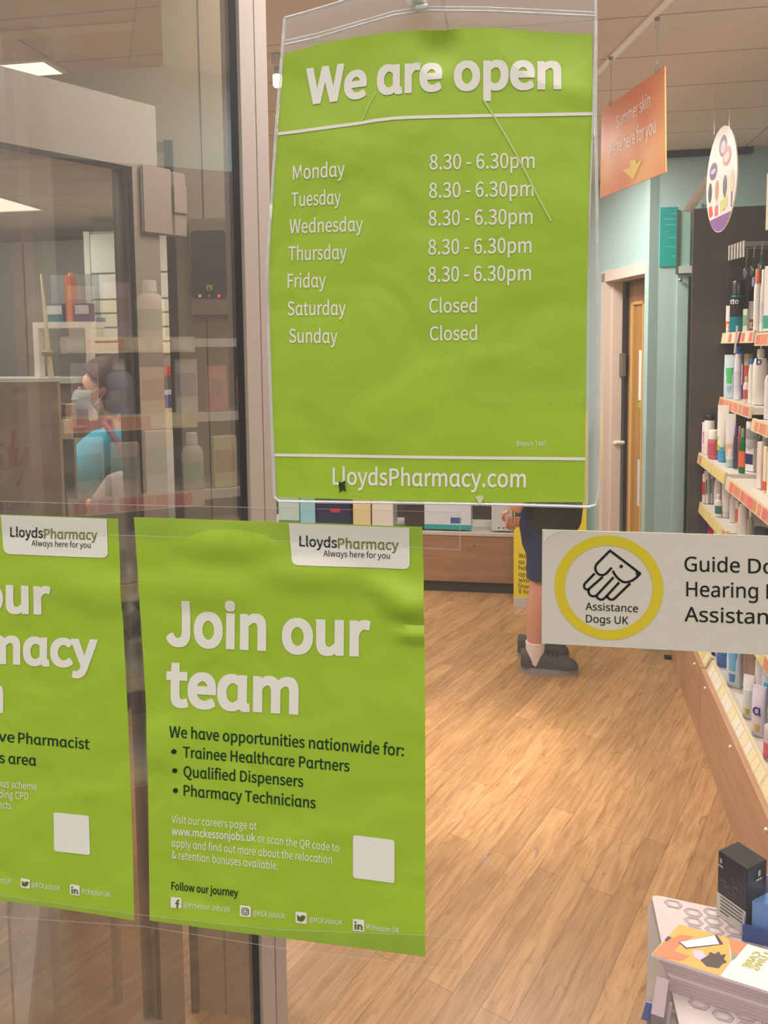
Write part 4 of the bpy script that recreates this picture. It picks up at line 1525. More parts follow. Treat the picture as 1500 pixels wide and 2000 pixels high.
DZ_MID = dict(A=-0.012, B=-0.045, C=-0.012, D=-0.010)
DZ_NEAR = dict(A=-0.012, B=0.045, C=0.072, D=0.03)


def product(shelf, kind, px, w, h, desc, t=0.07, py=None, name=None, lift=0.0, s=None, grp=None, cat=None, bay=0.0, yaw=0.0, **k):
    """Stand a product on a shelf; px = picture column of its middle (or s = metres along the shelving)."""
    z, tf = SH[shelf]
    extra = .036 if shelf == 'F' else .014
    half = w / 2 * (.85 if kind == 'carton' else 1.0)
    if px is None and 'd' in k:
        half = k['d'] / 2
    tt = tf + t
    if s is None:
        for _ in range(3):
            P = hit(px, py or 700, sh(0, tt, 0), -SN)
            tt = tf + max(t, half * depth_of(P) / F_PX + extra)
        P = hit(px, py or 700, sh(0, tt, 0), -SN)
        s = (P - sh(0, tt, 0)).dot(SU)
        hm = half * depth_of(P) / F_PX
        if s > 3.112 - hm:                              # keep it this side of the end panel
            s = 3.112 - hm
            Q = hit(px, py or 700, sh(s, 0, 0), -SU)
            tt = tf + max(hm + extra, (Q - sh(s, 0, 0)).dot(SN) - tf)
    else:
        tt = tf + max(t, half + extra)
    z += 0.0006 + lift + (DZ_NEAR if s < 1.3175 else DZ_MID if s < 2.4975 else {}).get(shelf, 0.0)
    loc = sh(s, tt, z)
    pxm = depth_of(loc) / F_PX if px is not None else None
    if pxm:
        w, h = w * pxm, h * pxm * (.9 if shelf == 'F' else 1)
    if px is not None:                               # turned towards the aisle, as shoppers leave them
        v = CAM - loc
        f = -SN
        yaw = math.atan2(f.x * v.y - f.y * v.x, f.x * v.x + f.y * v.y) * (.45 if kind == 'carton' else .8)
    nm = name or {'bottle': 'bottle', 'pump': 'pump_bottle', 'tube': 'tube', 'carton': 'carton', 'can': 'spray_can', 'jar': 'jar', 'pouch': 'pouch'}[kind]
    o = thing(nm, desc, cat or nm.replace('_', ' '), tuple(loc), SROT + yaw, grp or {'A': 'toiletries on the top shelf', 'B': 'toiletries on the second shelf', 'C': 'toiletries on the third shelf',
                                                              'D': 'toiletries on the fourth shelf', 'E': 'toiletries on the fifth shelf', 'F': 'packs on the low deck'}[shelf])
    KIND[kind](o, w, h, **k)
    return o


# top shelf (A)
product('A', 'tube', 1415, 9, 54, 'slim white tube at the far left end of the top shelf', t=.05, py=640, body=WH, cap=CR, band=OR)
product('A', 'can', 1440, 28, 102, 'teal and black can with white lettering on the top shelf', t=.09, py=640, body=TE, cap=BK, band=BK, capf=.30, text='lette')
product('A', 'carton', 1457, 11, 46, 'small pale green carton beside the teal can on the top shelf', t=.06, py=640, body=(190, 196, 176), label=(120, 150, 120))
product('A', 'tube', 1467, 11, 62, 'small white and red tube behind the slim bottles on the top shelf', t=.12, py=640, body=WH, cap=RD, band=(190, 70, 60))
product('A', 'bottle', 1470, 14, 128, 'dark navy bottle with a silver top behind the white bottles on the top shelf', t=.22, py=640, body=(30, 36, 70), cap=(150, 160, 190), capf=.3)
product('A', 'bottle', 1478, 13, 122, 'white bottle with an orange cap, left of the pair on the top shelf', t=.07, py=640, body=WH, cap=OR, capf=.24, capw=.7, shoulder=.9)
product('A', 'bottle', 1490, 12, 120, 'white bottle with a white cap near the right end of the top shelf', t=.07, py=640, body=WH, cap=WH, label=(214, 208, 204), capf=.24, capw=.7, shoulder=.9)
product('A', 'carton', 1503, 20, 126, 'tall white carton with a teal band at the right edge of the top shelf', t=.07, py=640, body=WH, band=(60, 160, 140))
# hanging packs on pegs
for i, (px, py, c, lab) in enumerate(((1432, 545, (40, 40, 42), 'black razor pack hanging leftmost on the pegs'), (1446, 538, (54, 52, 54), 'black razor pack hanging second on the pegs'),
                                      (1458, 530, (70, 72, 74), 'dark grey pack hanging third on the pegs'), (1472, 525, (46, 52, 50), 'dark pack hanging fourth on the pegs'),
                                      (1487, 520, (60, 84, 66), 'dark green pack hanging at the right on the pegs'))):
    p = hit(px, py, sh(0, .26, 0), -SN)
    k = depth_of(p) / F_PX
    o = thing('hanging_pack', lab, 'hanging pack', tuple(p), SROT, 'packs hanging on pegs above the top shelf')
    put('card', B(lambda b: box(b, (-7 * k, -.002, -16 * k), (7 * k, .002, 22 * k))), rgbm(c, .4), o, world=False)
    put('blister', B(lambda b: loft(b, [(-14 * k, 5 * k, .012, 3), (4 * k, 5.5 * k, .016, 3), (8 * k, 4 * k, .006, 3)], 16)), rgbm(tuple(min(255, v + 16) for v in c), .15), o, world=False, smooth=True)
    put('hook_loop', B(lambda b: tube(b, [(-2 * k, 0, 20 * k), (3 * k, 0, 34 * k), (5 * k, .0, 44 * k)], .003, 6)), rgbm((150, 148, 144), .3), o, world=False)
    put('peg', B(lambda b: tube(b, [(5 * k, -.01, 44 * k), (5 * k, .17, 44 * k)], .0025, 6)), M_STEEL, o, world=False)
# second shelf (B)
product('B', 'pouch', 1424, 22, 84, 'green, blue and white pouch at the far left end of the second shelf', t=.05, py=765, body=(210, 226, 232), label=(90, 200, 120), label2=LB)
product('B', 'bottle', 1440, 13, 104, 'slim white bottle with a blue cap on the second shelf', t=.05, py=770, body=(232, 226, 232), cap=BL, label=(214, 206, 222), capf=.14, capw=.8)
product('B', 'carton', 1448, 9, 92, 'narrow navy and lilac carton on the second shelf', t=.08, py=775, body=(70, 66, 130), label=(196, 180, 210))
product('B', 'carton', 1458, 17, 88, 'beige carton with a red oval on the second shelf', t=.10, py=780, body=(196, 178, 140), label=(200, 70, 60))
product('B', 'bottle', 1457, 12, 52, 'small cream bottle in front of the beige carton on the second shelf', t=.04, py=785, body=(226, 204, 190), cap=(186, 170, 140), label=(190, 90, 84))
product('B', 'bottle', 1466, 11, 88, 'white bottle with a bright blue cap beside the pump bottle on the second shelf', t=.05, py=800, body=WH, cap=BL, capf=.12, capw=.7)
product('B', 'pump', 1483, 27, 126, 'white pump bottle marked with a blue letter on the second shelf', t=.07, py=805, body=WH, cap=WH, mark='b')
product('B', 'pump', 1506, 26, 120, 'white pump bottle cut by the right edge on the second shelf', t=.07, py=810, body=(230, 222, 222), cap=WH, mark='b')
product('B', 'jar', 1478, 20, 28, 'black lidded jar deep behind the pump bottle on the second shelf', t=.20, py=800, body=(60, 44, 50), lid=BK)
# shelf wobbler
wb = hit(1437, 650, sh(0, SH['A'][1] - 0.012, 0), -SN)
tg = put('shelf_tag', B(lambda b: obox(b, wb, SU * -0.034, SN * 0.0015, (0, 0, 0.03)), lambda b: prism(b, [wb, wb + SU * -0.034, wb + SU * 0.0 + Vector((0, 0, -.088)), wb + SU * 0.034 + Vector((0, 0, -.088))], SN * 0.0015)),
         mat('grey_tag', (176, 170, 166), 0.4))
tag(tg, 'grey plastic tag hanging down from the top price rail', 'shelf tag')
# third shelf (C)
product('C', 'pouch', 1369, 10, 62, 'pink and white pouch at the far left end of the third shelf', t=0.03, py=868, body=(232, 214, 222), label=(226, 120, 190))
product('C', 'can', 1385, 19, 78, 'white can with a black lid on the third shelf', t=.10, py=875, body=WH, cap=BK, capf=.16)
product('C', 'jar', 1394, 22, 56, 'pink jar with a white lid on the third shelf', t=0.03, py=880, body=(206, 96, 116), lid=WH, label=(196, 84, 104))
product('C', 'tube', 1411, 21, 110, 'large white tube with lime and blue print on the third shelf', t=.06, py=890, body=WH, cap=(70, 160, 214), band=YG, capf=.26)
product('C', 'tube', 1426, 18, 104, 'white tube with a pale green cap on the third shelf', t=.06, py=898, body=(232, 222, 218), cap=(170, 196, 180), band=(216, 180, 160))
product('C', 'bottle', 1436, 8, 84, 'slim navy bottle with a blue cap on the third shelf', t=.07, py=900, body=(62, 60, 90), cap=BL)
product('C', 'bottle', 1443, 8, 82, 'slim red bottle with a pink cap on the third shelf', t=.09, py=905, body=(190, 74, 90), cap=(226, 110, 120))
product('C', 'bottle', 1449, 12, 88, 'dark green bottle with orange print on the third shelf', t=.07, py=908, body=(10, 104, 50), cap=(120, 160, 110), label=(226, 110, 70))
cu_ = product('C', 'carton', 1467, 22, 46, 'white and navy carton under the spray can on the third shelf', t=.12, py=915, body=(234, 228, 224), label=(40, 36, 90))
product('C', 'can', 1467, 22, 52, 'white and grey spray can stacked on the navy and white carton', t=.12, py=915, body=(200, 198, 196), cap=WH, band=(150, 148, 150), lift=46 * depth_of(cu_.location) / F_PX)
product('C', 'carton', 1484, 11, 92, 'slim cream carton beside the navy carton on the third shelf', t=.07, py=930, body=(232, 216, 200), label=(226, 206, 190))
product('C', 'carton', 1494, 8, 90, 'slim peach carton near the right edge of the third shelf', t=.07, py=940, body=(236, 218, 196), band=(216, 84, 60))
product('C', 'carton', 1504, 12, 86, 'pale yellow carton at the right edge of the third shelf', t=.07, py=945, body=(238, 226, 180))
# fourth shelf (D)
product('D', 'carton', 1371, 8, 58, 'red and white carton at the far left end of the fourth shelf', t=.05, py=968, body=(224, 210, 204), label=(200, 60, 60))
product('D', 'carton', 1380, 10, 64, 'white carton with a green stripe on the fourth shelf', t=.06, py=972, body=WH, label=(60, 120, 90))
product('D', 'carton', 1389, 9, 66, 'pale grey carton on the fourth shelf', t=.06, py=978, body=(206, 208, 214), label=(130, 140, 156))
product('D', 'bottle', 1401, 13, 76, 'white bottle with pink print and a pink cap on the fourth shelf', t=.06, py=990, body=WH, cap=(226, 130, 160), label=(232, 214, 218))
product('D', 'bottle', 1403, 13, 44, 'small white bottle with a dark green mark in front of the pink printed one', t=.025, py=998, body=WH, cap=WH, label=(60, 120, 100))
product('D', 'tube', 1418, 18, 78, 'tall plain white tube on the fourth shelf', t=.06, py=1005, body=(236, 230, 224), cap=(222, 214, 206))
product('D', 'bottle', 1432, 14, 66, 'white bottle with a green ringed cap on the fourth shelf', t=.07, py=1010, body=(226, 218, 212), cap=(120, 190, 150), capf=.18, capw=.7)
product('D', 'carton', 1440, 8, 60, 'slim white and red carton on the fourth shelf', t=.05, py=1015, body=(226, 214, 210), label=(214, 100, 80))
product('D', 'bottle', 1451, 18, 78, 'white bottle with a large navy cap on the fourth shelf', t=.06, py=1020, body=(234, 226, 216), cap=(44, 42, 84), capf=.16, capw=.8)
product('D', 'bottle', 1466, 12, 70, 'taupe bottle with a white tilted cap on the fourth shelf', t=.06, py=1025, body=(170, 156, 140), cap=WH, capf=.24)
product('D', 'carton', 1489, 26, 46, 'large dark navy pack at the right of the fourth shelf', t=.08, py=1030, body=(40, 40, 66), label=(50, 50, 80))
# fifth shelf (E): only the tops show above the grey sign
product('E', 'bottle', 1371, 6, 70, 'thin white bottle with an orange tip above the grey sign', t=.03, py=1040, body=WH, cap=(226, 120, 100))
product('E', 'bottle', 1375, 9, 92, 'navy bottle with a red cap above the grey sign', t=.03, py=1040, body=(56, 44, 110), cap=(222, 50, 46), capf=.16, capw=.9)
product('E', 'bottle', 1381, 8, 88, 'purple bottle above the grey sign', t=.05, py=1045, body=(84, 60, 150), cap=(84, 60, 150), capw=.8)
product('E', 'bottle', 1391, 16, 88, 'bright red bottle above the grey sign', t=.09, py=1050, body=(206, 26, 32), cap=(196, 24, 30), capw=.8)
product('E', 'bottle', 1402, 15, 74, 'white round topped bottle above the grey sign', t=.05, py=1050, body=WH, cap=(240, 236, 228), capf=.3, capw=.95)
product('E', 'jar', 1430, 22, 40, 'white jar with a pale lid hidden low behind the grey sign', t=.07, py=1060, body=WH, lid=CR)
# low deck (F): bags, wipes and bottles seen below the grey sign
product('F', 'carton', 1392, 8, 92, 'narrow dark blue pack at the far end of the low deck', t=.03, py=1320, body=(40, 52, 120), label=(60, 90, 170))
product('F', 'pouch', 1412, 24, 116, 'bright blue bag on the low deck', t=.03, py=1340, body=(70, 118, 196), label=(46, 92, 180), d=.07)
product('F', 'pouch', 1434, 28, 124, 'white and pale blue pack on the low deck', t=.03, py=1360, body=(214, 222, 236), label=(110, 176, 220), label2=(60, 130, 190), d=.08)
product('F', 'bottle', 1448, 24, 128, 'white bottle with a round bright blue cap on the low deck', t=0.13, py=1380, body=(226, 226, 234), cap=(24, 50, 180), capf=.2, capw=.95)
product('F', 'bottle', 1464, 28, 130, 'white bottle with a round green cap, farther of two on the low deck', t=0.13, py=1400, body=(232, 222, 220), cap=(40, 150, 50), capf=.16, capw=.95, label=(236, 190, 170))
product('F', 'bottle', 1490, 34, 150, 'white bottle with a round green cap, nearer of two on the low deck', t=0.13, py=1440, body=(232, 224, 224), cap=(30, 140, 44), capf=.16, capw=.95, label=(230, 220, 226))
product('F', 'pouch', 1462, 22, 96, 'white pack with a lime corner on the low deck', t=.03, py=1415, body=(228, 222, 224), label=(206, 214, 220), label2=(170, 176, 30), d=.05)
product('F', 'pouch', 1481, 26, 112, 'lilac white pack with a dark blue letter on the low deck', t=.03, py=1465, body=(226, 214, 230), label2=(206, 176, 90), d=.05)
P_ = bpy.data.objects[-1] if False else None
product('F', 'pouch', 1500, 32, 130, 'sky blue and white pack at the right edge of the low deck', t=0.12, py=1530, body=(206, 216, 232), label=(70, 160, 216), d=.06)
product('F', 'jar', 1507, 36, 74, 'grey pink tub with a red mark at the right edge of the low deck', t=.03, py=1590, body=(200, 176, 180), lid=(206, 190, 196), label=(206, 90, 100))
for o in [x for x in bpy.data.objects if x.get('label') == 'lilac white pack with a dark blue letter on the low deck']:
    marking(o, 'a', .075, .20, .42, .028, (50, 44, 130))

# near unit: what the angled glass screen mirrors
RP = random.Random(11)
NEAR = {'A': [('carton', (206, 186, 170)), ('carton', (176, 150, 168)), ('bottle', (222, 210, 196)), ('carton', (150, 90, 120)), ('pouch', (206, 200, 186)), ('bottle', (226, 180, 80)),
              ('carton', (188, 196, 206)), ('bottle', (120, 150, 190))],
        'B': [('carton', (196, 178, 196)), ('bottle', (150, 160, 190)), ('carton', (226, 196, 150)), ('carton', (214, 206, 196)), ('pouch', (210, 120, 120)), ('bottle', (236, 226, 200)),
              ('carton', (224, 176, 70)), ('carton', (196, 190, 176))],
        'C': [('carton', (226, 206, 186)), ('carton', (216, 196, 186)), ('carton', (232, 222, 206)), ('bottle', (200, 190, 176)), ('carton', (214, 200, 150)), ('carton', (190, 186, 170)),
              ('bottle', (226, 90, 80)), ('carton', (230, 224, 212))],
        'D': [('carton', (226, 196, 110)), ('carton', (214, 186, 170)), ('bottle', (120, 160, 150)), ('carton', (226, 214, 190)), ('carton', (206, 150, 110)), ('bottle', (236, 226, 216))]}
CNAME = {}


def cname(c):
    r, g, b = c
    if max(c) - min(c) < 26:
        return 'pale grey' if max(c) < 216 else 'off white'
    if r >= g >= b:
        return 'amber' if b < 120 and g > 150 else ('red' if g < 130 and b < 130 else 'beige')
    if b >= r and b >= g:
        return 'bluish'
    return 'rosy' if r > g else 'green'


for k, row in NEAR.items():
    zname = {'A': 'top', 'B': 'second', 'C': 'third', 'D': 'fourth'}[k]
    for i, (kd, c) in enumerate(row):
        s = 0.19 + i * 0.105
        if k == 'A' and i in (3, 4, 5):
            continue                                   # this stretch of the top shelf is empty
        w = RP.uniform(.070, .092)
        h = {'A': RP.uniform(.13, .19), 'B': RP.uniform(.15, .185), 'C': RP.uniform(.16, .20), 'D': RP.uniform(.15, .20)}[k]
        opts = dict(body=c, label=tuple(int(v * RP.uniform(.72, .95)) for v in c))
        if kd == 'bottle':
            opts['cap'] = RP.choice((WH, CR, GY))
        nth = ('nearest', 'second', 'third', 'fourth', 'fifth', 'sixth', 'seventh', 'eighth')[i]
        product(k, kd, None, w, h, '%s %s, %s from the window on the mirrored %s shelf' % (cname(c), 'pack' if kd == 'pouch' else kd, nth, zname), t=.06, s=s,
                grp='goods on the near shelving mirrored in the glass', **opts)

# back row on the far shelves, showing between and above the front row
RB = random.Random(23)
BACKROW = {'A': [((60, 60, 64), 'bottle'), ((226, 220, 212), 'bottle'), ((120, 40, 44), 'carton'), ((210, 200, 190), 'carton'), ((44, 50, 80), 'bottle'), ((230, 226, 220), 'carton')],
           'B': [((90, 80, 140), 'carton'), ((70, 56, 60), 'jar'), ((200, 186, 200), 'bottle'), ((150, 60, 66), 'bottle'), ((226, 222, 216), 'bottle'), ((196, 190, 214), 'carton')],
           'C': [((226, 222, 216), 'bottle'), ((206, 206, 210), 'can'), ((60, 70, 110), 'bottle'), ((226, 210, 190), 'carton'), ((70, 140, 90), 'bottle'), ((234, 228, 216), 'carton')],
           'D': [((230, 224, 218), 'carton'), ((206, 214, 220), 'bottle'), ((226, 220, 212), 'tube'), ((50, 50, 74), 'carton'), ((222, 150, 140), 'bottle'), ((230, 222, 210), 'bottle')]}
for k, row in BACKROW.items():
    zname = {'A': 'top', 'B': 'second', 'C': 'third', 'D': 'fourth'}[k]
    for i, (c, kd) in enumerate(row):
        nth = ('nearest', 'second from', 'third from', 'fourth from', 'fifth from', 'sixth from')[i]
        o = dict(body=c)
        if kd in ('bottle', 'can', 'tube'):
            o['cap'] = RB.choice((WH, BK, GY))
        elif kd == 'jar':
            o['lid'] = BK
        else:
            o['label'] = tuple(int(v * .8) for v in c)
        product(k, kd, None, RB.uniform(.050, .062), RB.uniform(.13, .175), '%s in the back row of the %s shelf, %s the dark end panel' % (kd, zname, nth + (' to' if i == 0 else '')), t=.235, s=3.04 - i * .082,
                grp='back row goods on the far shelves', **o)

# ------------------------------------------------------------------ hanging signs and ceiling rail
CZ = CEIL
ra, rb = gz(1312, -4, CZ - .008), gz(1120, 190, CZ - .008)
rd = (rb - ra).normalized()
rn = Vector((-rd.y, rd.x, 0)) * 0.012
cr_ = put('ceiling_rail', B(lambda b: obox(b, ra - rn - rd * .5, (rb - ra) + rd * .5, rn * 2, (0, 0, .0075))), mat('white_rail', (248, 242, 230), .4))
tag(cr_, 'white rail on the ceiling carrying the orange banner', 'ceiling rail')

h1, h2 = gz(1193, 113, CZ - .01), gz(1284, 36, CZ - .01)
bd = (h2 - h1)
bd.z = 0
bd.normalize()
bn = Vector((bd.y, -bd.x, 0))                        # faces the window
if bn.dot(CAM - h1) < 0:
    bn = -bn
GB = (h1, bn)
c_tl, c_bl, c_tr, c_br = [hit(x, y, *GB) for x, y in ((1175, 215), (1172, 387), (1298, 129), (1300, 336))]
ban = thing('hanging_banner', 'orange Summer skin banner with a yellow arrow hanging from the ceiling', 'banner', tuple((c_bl + c_br) / 2))


def banner_mat():
    m = bpy.data.materials.new('banner_print')
    m.use_nodes = True
    nt = m.node_tree
    b = nt.nodes['Principled BSDF']
    b.inputs['Roughness'].default_value = 0.4
    tc = nt.nodes.new('ShaderNodeTexCoord')
    ns = nt.nodes.new('ShaderNodeTexNoise')
    ns.inputs['Scale'].default_value = 5
    ns.inputs['Detail'].default_value = 1
    cr = nt.nodes.new('ShaderNodeValToRGB')
    cr.color_ramp.elements[0].position = .35
    cr.color_ramp.elements[0].color = (*lin((230, 124, 58)), 1)
    cr.color_ramp.elements[1].position = .68
    cr.color_ramp.elements[1].color = (*lin((250, 176, 100)), 1)
    nt.links.new(tc.outputs['Object'], ns.inputs['Vector'])
    nt.links.new(ns.outputs['Fac'], cr.inputs[0])
    nt.links.new(cr.outputs[0], b.inputs['Base Color'])
    return m


put('board', B(lambda b: prism(b, [c_tl, c_tr, c_br, c_bl], -bn * 0.004)), banner_mat(), ban)
GBF = (h1 + bn * 0.0004, bn)
bm = bmesh.new()
write(bm, 'Summer skin', (1204, 252), (1270, 207), 25, GBF, .0004, bold=.003)
write(bm, "We're here for you", (1189, 309), (1281, 258), 27, GBF, .0004, bold=.003)
put('lettering', bm, mat('banner_white', (252, 246, 238), .3), ban)
bm = bmesh.new()
patch(bm, [(1231, 314), (1242, 311), (1243, 320), (1254, 312), (1237, 351), (1217, 332), (1231, 328)], GBF, .0005)
put('arrow', bm, mat('banner_yellow', (250, 216, 80), .35), ban)
for hh, px in ((h1, 1195), (h2, 1287)):
    top = hh + bn * 0.0
    tpx = hit(px, 150, *GB)
    sgn = (tpx - hh).dot(bd)
    xx = (hh - c_tl).dot(bd) / (c_tr - c_tl).dot(bd)
    edge = c_tl.lerp(c_tr, max(.05, min(.92, xx)))
    base = Vector((top.x, top.y, edge.z))
    put('wire_hook', B(lambda b: tube(b, [top + bd * -.008 + Vector((0, 0, -.028)), top + bd * -.010 + Vector((0, 0, -.012)), top + Vector((0, 0, -.004)), top + bd * .010 + Vector((0, 0, -.014)), top + bd * .004 + Vector((0, 0, -.04)),
                                              base + bd * .002 + Vector((0, 0, .02)), base + bd * .01 + Vector((0, 0, .004)), base + Vector((0, 0, -.008)), base - bd * .008 + Vector((0, 0, .012))], .0016, 6)), M_STEEL, ban)
    put('rail_clip', B(lambda b: ball(b, top + Vector((0, 0, -.001)), .009, 2, (1, 1, .8))), mat('clip_grey', (150, 130, 112), .4), ban, smooth=True)

# oval hanging sign
od = 3.0
oc, ot, ob_ = atd(1408, 350, od), atd(1409, 250, od), atd(1404, 452, od)
orx = 0.165
oh = (ot.z - ob_.z) / 2
oy = oc.copy()
oy.z = (ot.z + ob_.z) / 2
va = math.atan2((oc - CAM).x, (oc - CAM).y)           # bearing of the sign from the window
al = va - math.asin(min(1, (27 * od / F_PX) / orx))    # nearly edge-on
od_ = Vector((math.sin(al), math.cos(al), 0))
on = Vector((od_.y, -od_.x, 0))
if on.dot(CAM - oc) < 0:
    on = -on
ov = thing('oval_hanging_sign', 'white oval hanging sign with coloured brush drawings and a purple base', 'sign', tuple(ob_))


def ovp(u, v):                                        # u,v in -1..1
    return oy + od_ * (orx * u) + Vector((0, 0, oh * v))


put('board', B(lambda b: prism(b, [ovp(math.cos(2 * PI * k / 48) * 1.0, math.sin(2 * PI * k / 48)) for k in range(48)], -on * .004)), mat('oval_white', (236, 226, 216), .4), ov)
GO2 = (oy + on * .0004, on)
uflip = -1 if (ROT.transposed() @ od_).x > 0 else 1


def ovshape(name, pts, col, lift=.0006):
    bm = bmesh.new()
    vs = [bm.verts.new(ovp(u * uflip, v) + on * lift) for u, v in pts]
    f = bm.faces.new(vs)
    bmesh.ops.triangulate(bm, faces=[f])
    put(name, bm, rgbm(col, .45), ov)


def ell(cx, cy, rx, ry, k=18):
    return [(cx + rx * math.cos(2 * PI * i / k), cy + ry * math.sin(2 * PI * i / k)) for i in range(k)]


ovshape('speech_bubble', ell(.10, .62, .25, .20), (96, 66, 110))
ovshape('speech_bubble', ell(.12, .60, .17, .12), (206, 186, 206), .0010)
ovshape('speech_bubble', ell(.36, .38, .26, .18) , (214, 100, 90), .0010)
ovshape('speech_bubble', ell(.36, .36, .18, .09), (240, 190, 176), .0014)
ovshape('speech_bubble', ell(-.52, .25, .26, .17), (98, 62, 112))
ovshape('speech_bubble', ell(-.52, .25, .18, .05), (196, 170, 206), .0010)
for x, c in ((-.72, (60, 62, 66)), (-.25, (196, 140, 96)), (.28, (84, 72, 88)), (.72, (232, 196, 170))):
    ovshape('drawn_brush', ell(x, -.16 if abs(x) < .5 else -.14, .13, .20), c)
    ovshape('brush_handle', [(x - .05, -.34), (x + .05, -.34), (x + .03, -.62), (x - .03, -.62)], (232, 200, 170) if x < 0 else (110, 84, 110), .0005)
ovshape('drawn_pot', [(-.80, -.42), (-.56, -.42), (-.50, -.62), (-.72, -.64)], (226, 84, 56), .0008)
ovshape('drawn_pot', [(-.36, -.46), (-.14, -.46), (-.14, -.66), (-.36, -.66)], (206, 110, 110), .0008)
ovshape('drawn_pot', [(.0, -.42), (.44, -.36), (.46, -.56), (.0, -.64)], (208, 206, 120), .0008)
ovshape('purple_base', [(math.cos(a) * .985, math.sin(a) * .985) for a in [PI + .78 + k * (PI - 1.56) / 16 for k in range(17)]], (138, 84, 150), .0009)
for px in (1395, 1424):
    p = hit(px, 262, *GO2)
    put('wire', B(lambda b: tube(b, [p, Vector((p.x, p.y, CZ - .001))], .0009, 5)), M_STEEL, ov)

# spotlight on the ceiling beside the post
sp_top = gz(541, 108, CZ - .001)
spd = depth_of(sp_top)
k_ = spd / F_PX
spt = thing('ceiling_spotlight', 'white ceiling spotlight glowing beside the opening hours sign', 'spotlight', tuple(sp_top))
put('bracket', B(lambda b: box(b, (-8 * k_, -.02, -22 * k_), (9 * k_, .02, 0))), mat('spot_white', (214, 210, 204), .4), spt, world=False, bevel=.003)
put('neck', B(lambda b: loft(b, [(-37 * k_, 6 * k_, 6 * k_), (-22.2 * k_, 6 * k_, 6 * k_)], 16)), mat('spot_grey', (168, 160, 150), .4), spt, world=False, smooth=True)
put('glowing_lens', B(lambda b: loft(b, [(-60 * k_, 7 * k_, 7 * k_), (-57 * k_, 9 * k_, 9 * k_), (-38 * k_, 9 * k_, 9 * k_), (-37.2 * k_, 7 * k_, 7 * k_)], 20)),
    mat('lens_glow', (255, 252, 246), .4, emit=(255, 250, 242), estr=2.5), spt, world=False, smooth=True)
# recessed downlight making the pool of light on the floor
dl = thing('recessed_downlight', 'round recessed downlight in the ceiling over the bright patch of floor', 'downlight', (-0.12, 2.12, CEIL))
put('bezel', B(lambda b: loft(b, [(-.010, .050, .050), (-.0005, .058, .058)], 24)), M_WHITE, dl, world=False, smooth=True)
put('lens', B(lambda b: loft(b, [(-.0125, .036, .036), (-.0105, .038, .038)], 20)), mat('downlight_glow', (255, 250, 240), .4, emit=(255, 246, 230), estr=2.5), dl, world=False)
sl = bpy.data.lights.new('downlight_lamp', 'SPOT')
sl.energy = SPOT_W
sl.spot_size = math.radians(30)
sl.spot_blend = 1.0
sl.shadow_soft_size = 0.04
sl.color = (1.0, 0.92, 0.80)
so = bpy.data.objects.new('downlight_lamp', sl)
link(so)
so.parent = dl
so.location = (0, 0, -.02)

# ------------------------------------------------------------------ back unit with boxes, standee
YB = 4.30
bu = thing('back_display_unit', 'low wooden display base with dark plinth across the back of the shop', 'display unit', (-0.9, YB, 0))
za, zb_ = gy(900, 1045, YB).z, gy(900, 1136, YB).z
put('fascia', B(lambda b: box(b, (-2.0, YB, zb_), (0.06, YB + .03, za))), M_WOODX, bu)
put('plinth', B(lambda b: box(b, (-2.0, YB + .02, 0), (0.06, YB + .06, zb_ - .0005))), mat('dark_plinth', (52, 44, 38), .6), bu)
put('deck', B(lambda b: box(b, (-2.0, YB + .031, za - .03), (0.06, YB + .50, za + .002))), M_SHELF, bu)
put('price_rail', B(lambda b: box(b, (-2.0, YB - .006, za - .002), (0.06, YB + .030, za + .018))), mat('grey_rail', (196, 186, 172), .4), bu)
put('back_panel', B(lambda b: box(b, (-2.0, YB + .48, za + .003), (0.06, YB + .50, 2.1))), M_DARK, bu)
for px in (926, 1014):
    p = gy(px, 1064, YB - .002)
    put('screw_cap', B(lambda b: ball(b, p, .008, 2)), mat('brown_cap', (150, 110, 90), .4), bu, smooth=True)
GBU = []
for (x0, x1, h, col, band, lab) in (
        (545, 585, .24, (190, 214, 206), (110, 118, 104), 'pale green box at the left of the back display beside the post'),
        (587, 616, .22, (150, 206, 220), None, 'light blue box on the back display'),
        (619, 684, .26, (34, 40, 78), None, 'navy box with a red mark on the back display'),
        (690, 724, .25, (226, 206, 160), None, 'cream carton on the back display'),
        (727, 768, .24, (226, 218, 210), None, 'off white carton right of the cream carton on the back display'),
        (829, 920, .27, (212, 214, 222), (30, 160, 156), 'white box with a teal foot on the back display'),
        (960, 1001, .25, (204, 202, 204), None, 'silver grey box with three dots at the right end of the back display')):
    a, b_ = gy(x0, 1040, YB + .05), gy(x1, 1040, YB + .05)
    o = thing('product_box', lab, 'box', ((a.x + b_.x) / 2, YB + .15, za + .0225), 0, 'boxes on the back display')
    w = b_.x - a.x
    put('carton_body', B(lambda b: box(b, (-w / 2, -.10, 0), (w / 2, .10, h))), rgbm(col, .4), o, world=False, bevel=.002)
    if band:
        put('coloured_foot', B(lambda b: box(b, (-w / 2 - .0006, -.1008, .002), (w / 2 + .0006, -.1001, .035))), rgbm(band, .4), o, world=False)
    if 'navy' in lab:
        put('red_mark', B(lambda b: box(b, (-.02, -.1012, .10), (.05, -.1003, .125))), rgbm((206, 40, 66)), o, world=False)
    if 'three dots' in lab:
        for q in (-.02, .01, .04):
            put('dot', B(lambda b: ball(b, (q, -.1, .022), .007, 1, (1, .3, 1))), rgbm((60, 64, 80)), o, world=False)
    if 'teal' in lab:
        put('blue_picture', B(lambda b: box(b, (.02, -.1012, .045), (.09, -.1003, .085))), rgbm((60, 92, 160)), o, world=False)
